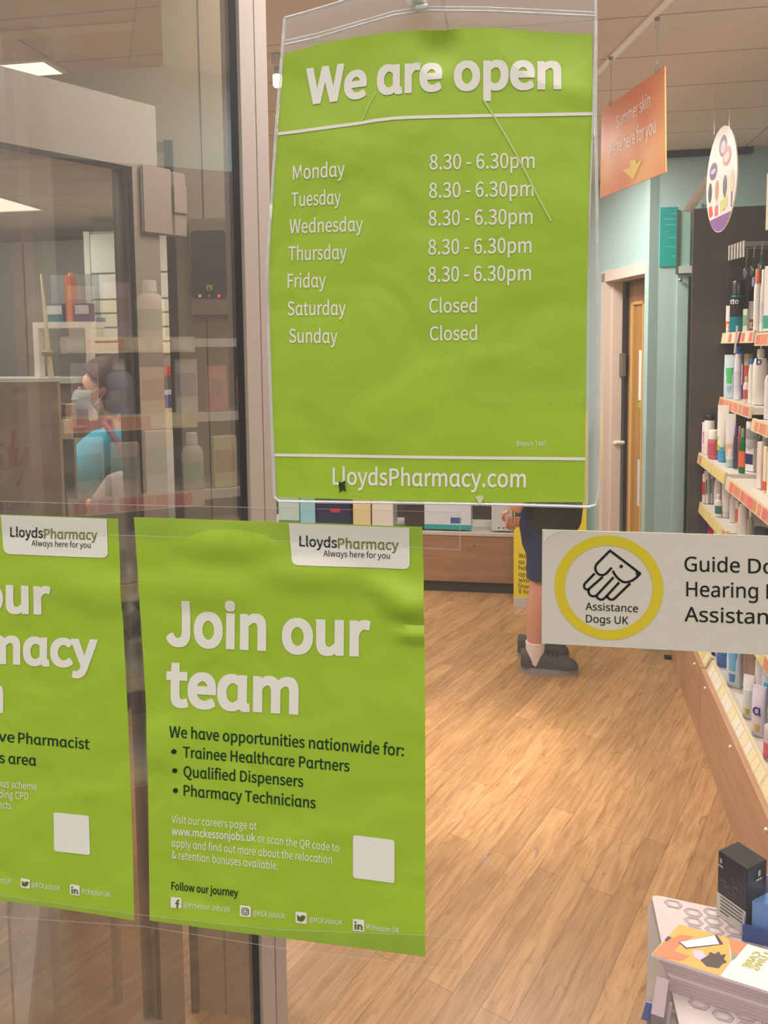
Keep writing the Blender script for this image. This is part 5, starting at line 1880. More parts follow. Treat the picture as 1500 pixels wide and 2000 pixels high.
dp = put('dark_display_block', B(lambda b: box(b, (gy(788, 1040, YB).x, YB + .06, za + .0225), (gy(826, 1040, YB).x, YB + .2, za + .26))), mat('dark_block', (58, 46, 44), .5))
tag(dp, 'dark brown display block on the back display, left of the white and teal box', 'display block')

ys = 4.06
sd = thing('yellow_standee', 'yellow advertising standee behind the person in shorts', 'standee', tuple(gz(1010, 1186)))
x0, x1 = gy(1003, 1185, ys).x, gy(1145, 1050, ys).x
zf = gy(1003, 1166, ys).z
put('yellow_board', B(lambda b: box(b, (x0, ys, zf), (x1, ys + .025, 1.25))), mat('standee_yellow', (240, 214, 42), .45), sd)
put('foot', B(lambda b: box(b, (x0, ys - .005, 0), (x1, ys + .06, zf - .0005))), mat('standee_foot', (206, 200, 196), .4), sd)
GY_ = ((0, ys - .0005, 0), (0, -1, 0))
bm = bmesh.new()
for i, (tx, y) in enumerate((('Works in', 1089), ('as 5 min', 1101), ('help reduce', 1112.5), ('appearance', 1125), ('wrinkles', 1136.5), ('lines for', 1148), ('8 hours', 1158.5))):
    write(bm, tx, (1013, y), (0.10,), 8.5, GY_, .0004, bold=.004)
stroke(bm, [(1018, 1000), (1016, 1008), (1014, 1018)], .009, GY_, .0004)
stroke(bm, [(1012, 1019), (1018, 1019)], .006, GY_, .0004)
put('small_lettering', bm, mat('standee_print', (70, 62, 20), .5), sd)

# ------------------------------------------------------------------ dispensary seen through the open door leaf (left)
YP = 4.9
M_CREAM = mat('cream_drawer', (226, 222, 200), .45)
pt = thing('partition_screen', 'dark grey partition behind the dispensary counter', 'partition', tuple(gy(80, 700, YP)))
a, b_ = gy(-160, 468, YP), gy(176, 468, YP)
put('panel', B(lambda b: box(b, (a.x, YP, 0), (b_.x, YP + .05, b_.z))), mat('grey_partition', (118, 116, 108), .6), pt)
ln = gy(50, 600, YP)
put('joint', B(lambda b: box(b, (ln.x - .008, YP - .002, .5), (ln.x + .008, YP - .0003, b_.z - .01))), M_RUBBER, pt)
put('top_dark_strip', B(lambda b: box(b, (a.x, YP - .004, b_.z + .0005), (b_.x, YP + .05, b_.z + .03))), M_RUBBER, pt)  # dark strip along the top of the partition

YC = 4.60
dc = thing('drawer_cabinet', 'tall cream medicine drawer cabinet behind the masked person', 'cabinet', tuple(gy(255, 900, YC)))
xa, xb = gy(176, 600, YC).x, gy(345, 600, YC).x
zt = gy(200, 452, YC).z
put('carcass', B(lambda b: box(b, (xa, YC + .002, 0), (xb, YC + .28, zt))), mat('grey_cabinet', (176, 176, 168), .5), dc)
xs = gy(183.5, 600, YC).x
put('side_post', B(lambda b: box(b, (xa - .02, YC - .02, 0), (xs - .004, YC + .001, zt))), mat('pale_post', (206, 206, 196), .45), dc)
zz = [gy(255, y, YC).z for y in (455, 534, 585, 612, 640, 668, 693)]
for i in range(6):
    put('tall_door' if i < 2 else 'drawer', B(lambda b: box(b, (xs, YC - .02, zz[i + 1] + .008), (xb, YC + .001, zz[i] - .004))), M_CREAM if i >= 2 else mat('white_cabinet_door', (222, 226, 218), .45), dc, bevel=.003)
put('drawer_label', B(lambda b: box(b, (xs + .03, YC - .022, zz[3] - .06), (xs + .10, YC - .0203, zz[3] - .03))), rgbm((120, 140, 170)), dc)
zc = zz[-1]
GST = []
ycols = [(716, 734, (206, 60, 50), 'red medicine pack stacked below the drawers'), (734, 762, (70, 72, 66), 'dark medicine pack under the red one'), (762, 772, (206, 214, 226), 'thin pale blue medicine pack'),
         (772, 798, (30, 70, 150), 'blue and white medicine pack'), (798, 850, (226, 206, 160), 'cream medicine box above the white ones'), (850, 878, (222, 206, 176), 'shorter cream medicine box below'),
         (878, 932, (220, 216, 216), 'white medicine box'), (932, 974, (206, 204, 206), 'grey white medicine box'), (974, 1060, (196, 210, 204), 'pale green medicine box at the bottom of the stack')]
xq0, xq1 = gy(296, 850, YC).x, gy(342, 850, YC).x
for ya, yb, c, lab in ycols:
    z1, z0 = gy(320, ya, YC - .16).z, gy(320, yb, YC - .16).z
    o = thing('medicine_pack', lab + ', in the gap by the door', 'medicine pack', ((xq0 + xq1) / 2, YC - .10, z0 + .0004), 0, 'stacked packs in the door gap')
    hgt, wd = z1 - z0 - .0008, (xq1 - xq0) / 2
    put('carton_body', B(lambda b: box(b, (-wd, -.06, 0), (wd, .06, hgt))), rgbm(c, .45), o, world=False)
    put('printed_edge', B(lambda b: box(b, (-wd * .9, -.0608, hgt * .12), (wd * .9, -.0601, hgt * .3))), rgbm(tuple(int(v * .85) for v in c), .45), o, world=False)
zb0 = gy(320, 1060, YC - .16).z
lt = thing('low_table', 'low dark table under the stacked packs', 'table', ((xq0 + xq1) / 2, YC - .10, 0))
put('table_top', B(lambda b: box(b, (xq0 - .05, YC - .19, zb0 - .03), (xq1 + .05, YC - .03, zb0 - .0002))), M_DARK, lt)
for sx in (xq0 - .03, xq1 + .01):
    put('leg', B(lambda b: box(b, (sx, YC - .15, 0), (sx + .03, YC - .07, zb0 - .0305))), M_DARK, lt)

# dispensary counter with a white framed screen
YK = 4.05
ct = thing('dispensary_counter', 'tall dispensary counter with a pale top behind the display board', 'counter', tuple(gy(40, 1000, YK)))
ka, kb_ = gy(-150, 738, YK), gy(152, 738, YK)
put('counter_top', B(lambda b: box(b, (ka.x, YK - .06, kb_.z - .035), (kb_.x, YK + .35, kb_.z + .0))), mat('pale_counter_top', (206, 216, 212), .35), ct)
put('counter_front', B(lambda b: box(b, (ka.x + .02, YK, 0), (kb_.x - .03, YK + .30, kb_.z - .0355))), mat('brown_counter_front', (110, 96, 88), .5), ct)
fr = thing('counter_screen', 'white framed shelf screen standing on the dispensary counter', 'screen', tuple(gy(125, 735, YK + .1)))
f0, f1 = gy(70, 630, YK + .1), gy(181, 640, YK + .1)
put('top_shelf', B(lambda b: box(b, (f0.x, YK + .06, f1.z), (f1.x, YK + .26, f0.z))), M_WHITE, fr)
put('upright', B(lambda b: box(b, (f0.x, YK + .061, kb_.z + .0005), (gy(81, 640, YK + .1).x, YK + .12, f1.z - .0003))), M_WHITE, fr)
put('upright', B(lambda b: box(b, (gy(172, 640, YK + .1).x, YK + .061, kb_.z - .30), (f1.x, YK + .12, f1.z - .0003))), M_WHITE, fr)
put('glass', B(lambda b: box(b, (gy(80, 500, YK + .1).x, YK + .20, f0.z + .0005), (gy(176, 500, YK + .1).x, YK + .206, gy(120, 534, YK + .1).z))), clear('screen_clear', (.85, .88, .9), gloss=.03, haze=.16, haze_col=(.5, .55, .6)), fr)
for x0_, x1_, y0_, y1_, c, b2, lab in ((92, 126, 594, 629, (40, 110, 126), (206, 204, 206), 'teal box with a white label on the screen shelf'), (128, 145, 540, 629, (206, 110, 70), None, 'tall orange bottle shaped pack on the screen shelf'),
                                      (147, 178, 594, 629, (40, 46, 96), (190, 186, 186), 'navy box with a pale label on the screen shelf')):
    p0, p1 = gy(x0_, y0_, YK + .1), gy(x1_, y1_, YK + .1)
    o = thing('boxed_medicine', lab, 'box', ((p0.x + p1.x) / 2, YK + .12, f0.z + .0006), 0, 'boxes on the screen shelf')
    w, h = p1.x - p0.x, p0.z - p1.z
    put('carton_body', B(lambda b: box(b, (-w / 2, -.035, 0), (w / 2, .035, h))), rgbm(c, .45), o, world=False, bevel=.003)
    if b2:
        put('label', B(lambda b: box(b, (-w * .45, -.036, h * .42), (w * .45, -.0352, h * .9))), rgbm(b2, .45), o, world=False)
    else:
        put('cap', B(lambda b: loft(b, [(h + .0004, w * .3, .02), (h * 1.08, w * .25, .018)], 14)), rgbm((226, 150, 110), .4), o, world=False)
pl = thing('cream_pole', 'leaning cream pole with a collar standing on the dispensary counter', 'pole', tuple(gy(102, 735, YK)))
p0, p1, p2, p3 = [gy(x, y, YK - .02) for x, y in ((80, 535), (88, 610), (94, 690), (100, 732))]
p3.z = kb_.z + .0003
put('shaft', B(lambda b: tube(b, [p0, p1, p2, p3], [.006, .012, .018, .020], 10)), mat('cream_pole', (222, 208, 172), .4), pl, smooth=True)
put('collar', B(lambda b: loft(b, [(p2.z - .02, .024, .024), (p2.z - .008, .042, .042), (p2.z + .010, .042, .042), (p2.z + .02, .022, .022)], 18, p2.x, p2.y)), mat('olive_collar', (150, 136, 76), .4), pl, smooth=True)
# display of small goods behind the masked person
gs = thing('small_goods_shelf', 'small dark shelf of goods in front of the masked person', 'shelf', tuple(atd(130, 1000, 3.75)))
ca, cb2 = atd(108, 838, 2.85), atd(142, 838, 2.85)
put('tray', B(lambda b: box(b, (ca.x - .05, ca.y - .05, ca.z - .02), (cb2.x, ca.y + .12, ca.z - .0003))), M_DARK, gs)
put('stand', B(lambda b: box(b, (ca.x - .04, ca.y, 0), (ca.x + .02, ca.y + .1, ca.z - .0205))), M_DARK, gs)
for x0_, x1_, ya, c, lab in ((109, 120, 800, (140, 100, 140), 'mauve pack on the small dark shelf'), (122, 134, 804, (60, 60, 110), 'navy pack on the small dark shelf'), (136, 146, 806, (200, 176, 130), 'tan pack on the small dark shelf')):
    p0, p1 = atd(x0_ - (x0_ - 113) * .2, ya, 2.9), atd(x1_ - (x0_ - 113) * .2, 838, 2.9)
    w = (p1 - p0).length * .4
    o = thing('small_pack', lab, 'pack', (p0.lerp(p1, .5).x, ca.y + .06, ca.z), 0, 'packs on the small dark shelf')
    put('carton_body', B(lambda b: box(b, (-.014, -.02, 0), (.014, .02, .085))), rgbm(c, .45), o, world=False)
    put('lid_edge', B(lambda b: box(b, (-.0142, -.0202, .085), (.0142, .0202, .090))), rgbm(tuple(min(255, v + 30) for v in c), .45), o, world=False)
sg = put('shelf_card', B(lambda b: box(b, (atd(117, 812, 2.8).x, ca.y - .060, ca.z - .03), (atd(148, 812, 2.8).x, ca.y - .0515, ca.z + .040))), rgbm((226, 214, 210)))
tag(sg, 'white card on the front of the small dark shelf', 'card')

# charity display board in front of the masked person
db = thing('charity_board', 'tan cardboard display board with red brush lettering at the left edge', 'display board', tuple(atd(20, 1200, 2.45)))
b0, b1 = atd(-190, 745, 2.45), atd(112, 745, 2.45)
bdv = (b1 - b0)
bdv.z = 0
bu_ = bdv.normalized()
bnn = Vector((bu_.y, -bu_.x, 0))
put('board', B(lambda b: obox(b, Vector((b0.x, b0.y, .55)), bdv, -bnn * .02, (0, 0, b1.z - .55))), mat('tan_card', (186, 162, 130), .7, var=.05, bscale=8), db)
put('leg', B(lambda b: obox(b, Vector((b0.x, b0.y, 0)) + bdv * .1, bdv * .06, -bnn * .05, (0, 0, .549))), M_DARK, db)
put('leg', B(lambda b: obox(b, Vector((b0.x, b0.y, 0)) + bdv * .84, bdv * .06, -bnn * .05, (0, 0, .549))), M_DARK, db)
GC = (b0 + bnn * .0004, bnn)
bm = bmesh.new()
W_ = .0115
stroke(bm, [(2, 872), (6, 866)], W_, GC, .0005)
stroke(bm, [(-8, 905), (1, 884), (4, 900), (6, 915), (13, 918)], W_, GC, .0005)
stroke(bm, [(27, 839), (25, 860), (21, 890), (19, 917)], W_, GC, .0006)
stroke(bm, [(14, 879), (26, 876), (36, 877)], W_ * .7, GC, .0007)
stroke(bm, [(33, 880), (30, 895), (31, 908), (38, 910), (46, 896), (52, 874)], W_, GC, .0008)
stroke(bm, [(52, 874), (52, 890), (48, 912), (43, 932), (33, 948)], W_ * .8, GC, .0009)
put('red_lettering', bm, mat('brush_red', (196, 8, 32), .5), db)
bm = bmesh.new()
write(bm, 'Lloyds', (22, 768), (53, 766), 13, GC, .0005)
write(bm, '& Cance', (-2, 997), (58, 993), 17, GC, .0005)
put('dark_lettering', bm, mat('board_print', (66, 56, 48), .5), db)
for i, (x0_, x1_, ya, yb) in enumerate(((20, 52, 782, 830), (72, 106, 782, 838))):
    bm = bmesh.new()
    patch(bm, [(x0_, ya), (x1_, ya - 1), (x1_, yb - 2), (x0_, yb)], GC, .0004)
    put('printed_block', bm, rgbm((182, 140, 104)), db)

# ------------------------------------------------------------------ people
M_SKIN = mat('skin', (206, 150, 128), .5)
M_SKIN2 = mat('skin_fair', (214, 164, 140), .5)
M_NAVY = mat('navy_shorts', (38, 50, 84), .75, bump=.3, bscale=120)
M_JACKET = mat('dark_green_jacket', (44, 46, 34), .8, bump=.3, bscale=90)
M_SOCK = mat('white_sock', (226, 214, 206), .8)
M_SHOE = mat('dark_grey_shoe', (78, 75, 74), .7, bump=.3, bscale=150)
M_SOLE = mat('grey_sole', (150, 142, 136), .6)


def shoe(name, par, heel, ln, dirx, tone=1.0):
    """Trainer with its heel at `heel` (floor point), pointing along +x."""
    hx, hy, hz = heel
    L = ln
    so = bmesh.new()
    pts = []
    N = 22
    for k in range(N):
        a = 2 * PI * k / N
        u = .5 - .5 * math.cos(a)
        wdt = (.040 + .013 * math.sin(PI * min(1, u * 1.05))) * math.copysign(abs(math.sin(a)) ** .75, math.sin(a))
        pts.append((hx + u * L, hy + wdt, 0))
    prism(so, [(x, y, .0) for x, y, z in pts], (0, 0, .034))
    put('sole', so, M_SOLE, par, smooth=True)
    up = bmesh.new()
    prof = [(0.012, .110, .034), (.05, .118, .038), (.20, .112, .041), (.36, .116, .043), (.50, .100, .047), (.66, .084, .050), (.82, .078, .048), (.93, .066, .040), (.985, .046, .024)]
    prev = None
    for u, z, w in prof:
        ring = []
        for k in range(13):
            a = PI * k / 12
            ring.append(up.verts.new((hx + u * L, hy - math.copysign(abs(math.cos(a)) ** .7, math.cos(a)) * w, .0345 + (z - .034) * abs(math.sin(a)) ** .55)))
        if prev:
            for k in range(12):
                up.faces.new((prev[k], prev[k + 1], ring[k + 1], ring[k]))
        else:
            up.faces.new(ring[::-1])
        prev = ring
    up.faces.new(prev)
    upper = put('shoe', up, M_SHOE, par, smooth=True)
    lc = bmesh.new()
    for u in (.40, .47, .54, .61):
        z = .118 - (u - .36) * .115
        tube(lc, [(hx + u * L, hy - .026, z - .010), (hx + u * L + .006, hy, z + .004), (hx + u * L, hy + .026, z - .010)], .0035, 6)
    put('laces', lc, M_BLACK, par)
    return upper


man = thing('person', 'person in navy shorts, dark jacket and grey trainers standing by the yellow standee', 'person', (0.17, 3.16, 0))
yn, yf = 3.075, 3.265
body = skin([((.165, 3.17, .93), (.15, .11)),                                   # 0 pelvis (root)
             ((.165, 3.095, .86), .085), ((.160, 3.08, .50), .064), ((.128, 3.076, .32), .064), ((.120, 3.076, .12), .043), ((.122, 3.076, .05), .038),  # 1-5 near leg
             ((.175, 3.255, .86), .085), ((.205, 3.262, .50), .058), ((.175, 3.265, .32), .054), ((.150, 3.265, .10), .036), ((.150, 3.265, .05), .034),  # 6-10 far leg
             ((.17, 3.17, 1.15), (.15, .12)), ((.16, 3.17, 1.36), (.16, .115)), ((.17, 3.17, 1.47), .06), ((.185, 3.17, 1.54), .052),                    # 11-14 spine, neck
             ((.20, 3.17, 1.60), (.070, .085)), ((.195, 3.17, 1.67), (.077, .095)), ((.185, 3.17, 1.74), (.06, .075)),                                  # 15-17 head
             ((.13, 2.98, 1.40), .055), ((.075, 2.955, 1.13), .043), ((.035, 2.975, .90), .030), ((.015, 2.985, .84), (.036, .020)),                    # 18-21 near arm, palm
             ((.14, 3.36, 1.40), .055), ((.12, 3.40, 1.13), .043), ((.17, 3.38, .91), .030), ((.18, 3.38, .85), (.036, .020)),                          # 22-25 far arm
             ((.285, 3.17, 1.63), .016)],
            [(0, 1), (1, 2), (2, 3), (3, 4), (4, 5), (0, 6), (6, 7), (7, 8), (8, 9), (9, 10), (0, 11), (11, 12), (12, 13), (13, 14), (14, 15), (15, 16), (16, 17),
             (12, 18), (18, 19), (19, 20), (20, 21), (12, 22), (22, 23), (23, 24), (24, 25), (16, 26)])


def fingers(bm_, palm, down, side, fwd, s=1.0, curl=.35):
    """Four fingers and a thumb as tapering bent chains rooted in the palm."""
    for i, (o, l) in enumerate(((-.026, .066), (-.009, .075), (.009, .072), (.025, .058))):
        a = palm + side * o * s + down * .018 * s
        b = a + (down * .5 + fwd * .06) * l * s
        c = b + (down * .34 + fwd * curl * .7) * l * s
        d = c + (down * .12 + fwd * curl) * l * s
        tube(bm_, [a, b, c, d], [.0095 * s, .0088 * s, .008 * s, .006 * s], 8)
    a = palm + side * -.028 * s - down * .012 * s
    tube(bm_, [a, a + (side * -.022 + down * .014 + fwd * .012) * s, a + (side * -.026 + down * .038 + fwd * .026) * s, a + (side * -.018 + down * .054 + fwd * .034) * s], [.012 * s, .0105 * s, .009 * s, .007 * s], 8)


fingers(body, Vector((.012, 2.985, .835)), Vector((-.15, .0, -1)).normalized(), Vector((1, .15, 0)).normalized(), Vector((.1, 1, 0)).normalized())
fingers(body, Vector((.18, 3.38, .845)), Vector((.05, 0, -1)).normalized(), Vector((1, 0, 0)), Vector((0, -1, 0)))
put('body', body, M_SKIN, man, smooth=True)
hair = bmesh.new()
ball(hair, (.175, 3.17, 1.715), .088, 3, (1.08, .98, .82))
put('hair', hair, mat('brown_hair', (70, 52, 40), .8, bump=.6, bscale=200), man, smooth=True)
for sy in (-.032, .032):
    put('eye', B(lambda b: ball(b, (.272, 3.17 + sy, 1.665), .010, 2)), mat('eye_dark', (40, 32, 28), .2), man, smooth=True)
for sy in (-.078, .078):
    put('ear', B(lambda b: ball(b, (.185, 3.17 + sy, 1.645), .026, 2, (.7, .35, 1.1))), M_SKIN, man, smooth=True)
put('mouth', B(lambda b: ball(b, (.270, 3.17, 1.595), .018, 2, (.3, 1, .22))), mat('lips', (170, 96, 88), .5), man, smooth=True)


def garment(name, sections, m, par, n=24):
    """Cloth lofted over horizontal sections (z, cx, cy, rx, ry[, power])."""
    bm = bmesh.new()
    rings = []
    for sct in sections:
        z, cx, cy, rx, ry = sct[:5]
        p = sct[5] if len(sct) > 5 else 2.2
        rings.append([bm.verts.new((cx + x, cy + y, z + .006 * math.sin(3 * k * 2 * PI / n + z * 9))) for k, (x, y) in enumerate(ring_pts(rx, ry, n, p))])
    for a, b in zip(rings, rings[1:]):
        for k in range(n):
            bm.faces.new((a[k], a[(k + 1) % n], b[(k + 1) % n], b[k]))
    return put(name, bm, m, par, smooth=True)


bm_s = bmesh.new()


def leg_cloth(bm, secs, n=24):
    rings = []
    for z, cx, cy, rx, ry in secs:
        rings.append([bm.verts.new((cx + x + .004 * math.sin(k * 1.7 + z * 30), cy + y, z)) for k, (x, y) in enumerate(ring_pts(rx, ry, n, 2.2))])
    for a, b in zip(rings, rings[1:]):
        for k in range(n):
            bm.faces.new((a[k], a[(k + 1) % n], b[(k + 1) % n], b[k]))
    bm.faces.new(rings[-1])
    bm.faces.new(rings[0][::-1])


leg_cloth(bm_s, [(.490, .158, 3.085, .080, .088), (.53, .160, 3.085, .082, .090), (.60, .165, 3.09, .092, .095), (.66, .158, 3.095, .105, .10), (.80, .150, 3.10, .125, .105), (.92, .155, 3.105, .125, .10)])
leg_cloth(bm_s, [(.490, .205, 3.262, .078, .084), (.53, .205, 3.262, .080, .088), (.60, .195, 3.258, .092, .095), (.80, .170, 3.245, .125, .105), (.92, .160, 3.235, .125, .10)])
leg_cloth(bm_s, [(.76, .155, 3.17, .135, .155), (.90, .155, 3.17, .140, .17), (1.0, .160, 3.17, .145, .165)])
put('shorts', bm_s, M_NAVY, man, smooth=True)
bm_j = bmesh.new()
leg_cloth(bm_j, [(.745, .195, 3.17, .150, .200), (.77, .195, 3.17, .158, .205), (.85, .190, 3.17, .165, .205), (1.0, .175, 3.17, .165, .20), (1.2, .165, 3.17, .175, .205), (1.36, .16, 3.17, .165, .215), (1.45, .165, 3.17, .10, .15), (1.48, .168, 3.17, .075, .08)])
tube(bm_j, [(.14, 3.0, 1.40), (.105, 2.958, 1.28), (.075, 2.952, 1.13), (.045, 2.968, .955)], [.072, .066, .058, .046], 14)
tube(bm_j, [(.15, 3.34, 1.40), (.13, 3.385, 1.28), (.12, 3.395, 1.13), (.16, 3.384, .965)], [.072, .066, .058, .046], 14)
ball(bm_j, (.142, 3.005, 1.385), .088, 3)
ball(bm_j, (.150, 3.335, 1.385), .088, 3)
put('jacket', bm_j, M_JACKET, man, smooth=True)
for (x, y) in ((.121, 3.076), (.150, 3.265)):
    put('sock', B(lambda b: loft(b, [(.045, .050, .042), (.08, .048, .044), (.115, .047, .046), (.158, .049, .048), (.160, .046, .045)], 20, x, y)), M_SOCK, man, smooth=True)
shoe('near_shoe', man, (.045, 3.076, 0), .292, 1)
shoe('far_shoe', man, (.030, 3.265, 0), .275, 1)

# masked person in turquoise beyond the open door leaf
D_ = 3.55
hc = atd(195, 752, D_)
sh1 = atd(203, 862, D_ - .12)                 # near shoulder
el = atd(134, 950, D_ - .22)                  # near elbow, pushed forward (left in the picture)
wr = atd(78, 1010, D_ - .12)
wm = thing('person', 'person in a turquoise top and face mask with a grey shoulder bag at left', 'person', (hc.x + .04, hc.y + .02, 0))
bx, by = hc.x + .07, hc.y + .03
fd = Vector((-.84, -.54, 0)).normalized()     # where the face points
sdv = Vector((fd.y, -fd.x, 0))                # to the person's right
neck = Vector((hc.x + .05, hc.y + .02, hc.z - .15))
chest = Vector((bx, by, hc.z - .36))
pel = Vector((bx + .02, by + .02, .92))
fsh = chest + Vector((.05, .20, .10))
J = [(pel, (.15, .15)), (Vector((bx + .02, by + .01, 1.08)), (.14, .13)), (chest, (.15, .13)), (neck + Vector((.0, 0, -.02)), .055), (hc + Vector((.03, .01, -.10)), .052),
     (hc + Vector((-.005, 0, -.05)), (.072, .078)), (hc, (.080, .090)), (hc + Vector((.012, 0, .065)), (.066, .076)),
     (sh1, .068), (el, .050), (wr, .034), (wr + Vector((-.05, .02, -.015)), (.034, .02)),
     (fsh, .06), (fsh + Vector((-.06, .03, -.28)), .046), (fsh + Vector((-.26, -.05, -.34)), .032), (fsh + Vector((-.32, -.06, -.34)), (.034, .02)),
     (Vector((pel.x, pel.y - .09, .84)), .095), (Vector((pel.x - .01, pel.y - .09, .48)), .062), (Vector((pel.x, pel.y - .09, .08)), .04),
     (Vector((pel.x, pel.y + .09, .84)), .095), (Vector((pel.x - .01, pel.y + .09, .48)), .062), (Vector((pel.x, pel.y + .09, .08)), .04),
     (hc + fd * .098 + Vector((0, 0, -.025)), .014)]
wb_ = skin([(tuple(p), r) for p, r in J], [(0, 1), (1, 2), (2, 3), (3, 4), (4, 5), (5, 6), (6, 7), (2, 8), (8, 9), (9, 10), (10, 11), (2, 12), (12, 13), (13, 14), (14, 15),
                                          (0, 16), (16, 17), (17, 18), (0, 19), (19, 20), (20, 21), (6, 22)])
fingers(wb_, wr + Vector((-.05, .02, -.015)), Vector((-1, .2, -.3)).normalized(), Vector((.2, 1, 0)).normalized(), Vector((-.2, 0, -1)).normalized())
put('body', wb_, M_SKIN2, wm, smooth=True)
M_HAIR = mat('dark_grey_streaked_hair', (62, 48, 46), .7, bump=.8, bscale=120, var=.35)
hb = bmesh.new()
ball(hb, hc - fd * .028 + Vector((0, 0, .028)), .110, 3, (1.0, 1.0, 1.02))
ball(hb, hc - fd * .075 + Vector((.0, 0, -.035)), .092, 3, (.9, .95, 1.05))
ball(hb, hc - fd * .06 + sdv * -.055 + Vector((0, 0, -.065)), .060, 3, (1, .9, 1.1))
for v in hb.verts:
    dlt = noise.noise(v.co * 18) * .014
    v.co += (v.co - hc).normalized() * dlt
    f_ = (v.co - hc).dot(fd)
    lim = .012 + max(0, (v.co.z - hc.z - .02)) * 1.1        # keep the face free
    if f_ > lim:
        v.co -= fd * (f_ - lim)
put('hair', hb, M_HAIR, wm, smooth=True)
for q in (-.034, .034):
    put('eye', B(lambda b: ball(b, hc + fd * .084 + sdv * q + Vector((0, 0, .006)), .011, 2)), mat('eye_dark', (40, 32, 28), .2), wm, smooth=True)
mk = bmesh.new()
rows = []
for j in range(7):
    v = j / 6
    row = []
    for i in range(11):
        u = i / 10 - .5
        ang = u * 2.3
        rr = .104 + .018 * math.sin(PI * v) * math.cos(ang) + (.004 if j % 2 else 0)
        row.append(mk.verts.new(hc + (fd * math.cos(ang) + sdv * math.sin(ang) * .86) * rr + Vector((0, 0, -.018 - .088 * v))))
    rows.append(row)
for j in range(6):
    for i in range(10):
        mk.faces.new((rows[j][i], rows[j][i + 1], rows[j + 1][i + 1], rows[j + 1][i]))
bmesh.ops.solidify(mk, geom=mk.faces[:], thickness=.003)
mask = put('face_mask', mk, mat('mask_pale_blue', (206, 224, 226), .7), wm, smooth=True)
es = bmesh.new()
for sg_ in (-1, 1):
    a = hc + fd * .045 + sdv * .088 * sg_ + Vector((0, 0, -.03))
    tube(es, [a, hc - fd * .01 + sdv * .094 * sg_ + Vector((0, 0, .005)), hc - fd * .02 + sdv * .09 * sg_ + Vector((0, 0, -.03)), hc + fd * .03 + sdv * .088 * sg_ + Vector((0, 0, -.085))], .002, 6)
put('ear_loop', es, M_WHITE, mask)
put('ear', B(lambda b: ball(b, hc + fd * -.005 - sdv * .086 + Vector((0, 0, -.02)), .026, 2, (.8, .5, 1.2))), mat('flushed_ear', (196, 110, 104), .5), wm, smooth=True)
M_TURQ = mat('turquoise_knit', (14, 166, 204), .8, bump=.3, bscale=110)
tp = skin([(tuple(pel + Vector((0, 0, -.06))), (.19, .18)), (tuple(pel + Vector((0, 0, .08))), (.18, .165)), (tuple(chest + Vector((.01, 0, -.06))), (.19, .165)), (tuple(chest + Vector((.005, .0, .07))), (.15, .13)), (tuple(neck + Vector((.005, 0, -.055))), .075),
           (tuple(sh1 + Vector((.0, .0, -.01))), .098), (tuple(sh1.lerp(el, .5) + Vector((0, 0, .01))), .092), (tuple(el), .080), (tuple(el.lerp(wr, .75)), .055),
           (tuple(fsh), .085), (tuple(fsh + Vector((-.06, .03, -.28))), .066), (tuple(fsh + Vector((-.20, -.02, -.32))), .05)],
          [(0, 1), (1, 2), (2, 3), (3, 4), (3, 5), (5, 6), (6, 7), (7, 8), (3, 9), (9, 10), (10, 11)])
put('turquoise_top', tp, M_TURQ, wm, smooth=True)
put('trousers', B(lambda b: leg_cloth(b, [(.05, pel.x, pel.y - .09, .07, .07), (.5, pel.x - .01, pel.y - .09, .09, .085), (.9, pel.x, pel.y - .08, .13, .10)]),
                  lambda b: leg_cloth(b, [(.05, pel.x, pel.y + .09, .07, .07), (.5, pel.x - .01, pel.y + .09, .09, .085), (.9, pel.x, pel.y + .08, .13, .10)])), mat('dark_trousers', (40, 42, 52), .8), wm, smooth=True)
for q in (-.09, .09):
    put('shoe', B(lambda b: loft(b, [(0, .12, .045, 2.4, -.05, 0), (.03, .12, .046, 2.4, -.05, 0), (.07, .07, .042, 2.2, -.01, 0), (.09, .05, .04, 2.2, 0, 0)], 20, pel.x, pel.y + q)), M_SHOE, wm, smooth=True)

M_BAG = mat('grey_bag', (158, 150, 154), .7, bump=.3, bscale=70)
bg = thing('shoulder_bag', 'grey shoulder bag with a mauve strap on the back of the person in turquoise', 'bag', tuple(atd(212, 985, D_ - .2)))
bc = atd(234, 985, D_ - .36)
bb = bmesh.new()
loft(bb, [(-.16, .09, .06, 2.6), (-.12, .12, .075, 2.6), (0, .115, .08, 2.4), (.10, .085, .06, 2.4), (.13, .05, .03, 2.4)], 24)
bb.transform(Matrix.Translation(bc) @ Matrix.Rotation(.35, 4, 'Y'))
put('bag_body', bb, M_BAG, bg, smooth=True)
put('strap', B(lambda b: tube(b, [atd(246, 905, D_ - .30), atd(234, 872, D_ - .29), atd(218, 846, D_ - .26), atd(204, 826, D_ - .2), atd(216, 822, D_ - .05)], [.012, .013, .013, .012, .012], 8)), mat('mauve_strap', (120, 70, 100), .7), bg, smooth=True)
put('piping', B(lambda b: tube(b, [atd(186, 1010, D_ - .33), atd(190, 980, D_ - .345), atd(204, 948, D_ - .345), atd(226, 930, D_ - .33)], .006, 6)), mat('mauve_strap', (120, 70, 100), .7), bg, smooth=True)

# ------------------------------------------------------------------ display table by the window
ZT = 0.900
c_bl_ = gz(1272, 1746, ZT)
td = Vector((math.sin(math.radians(10)), math.cos(math.radians(10)), 0))    # table runs 10 degrees off
tr_ = Vector((td.y, -td.x, 0))
tb = thing('display_table', 'small display table with a hexagon patterned cloth just inside the window', 'table', (c_bl_.x + .2, .13, 0))
TL = c_bl_ - td * 0.205 - tr_ * 0.004


def tt_(a, b, z):
    return TL + tr_ * a + td * b + Vector((0, 0, z - ZT))


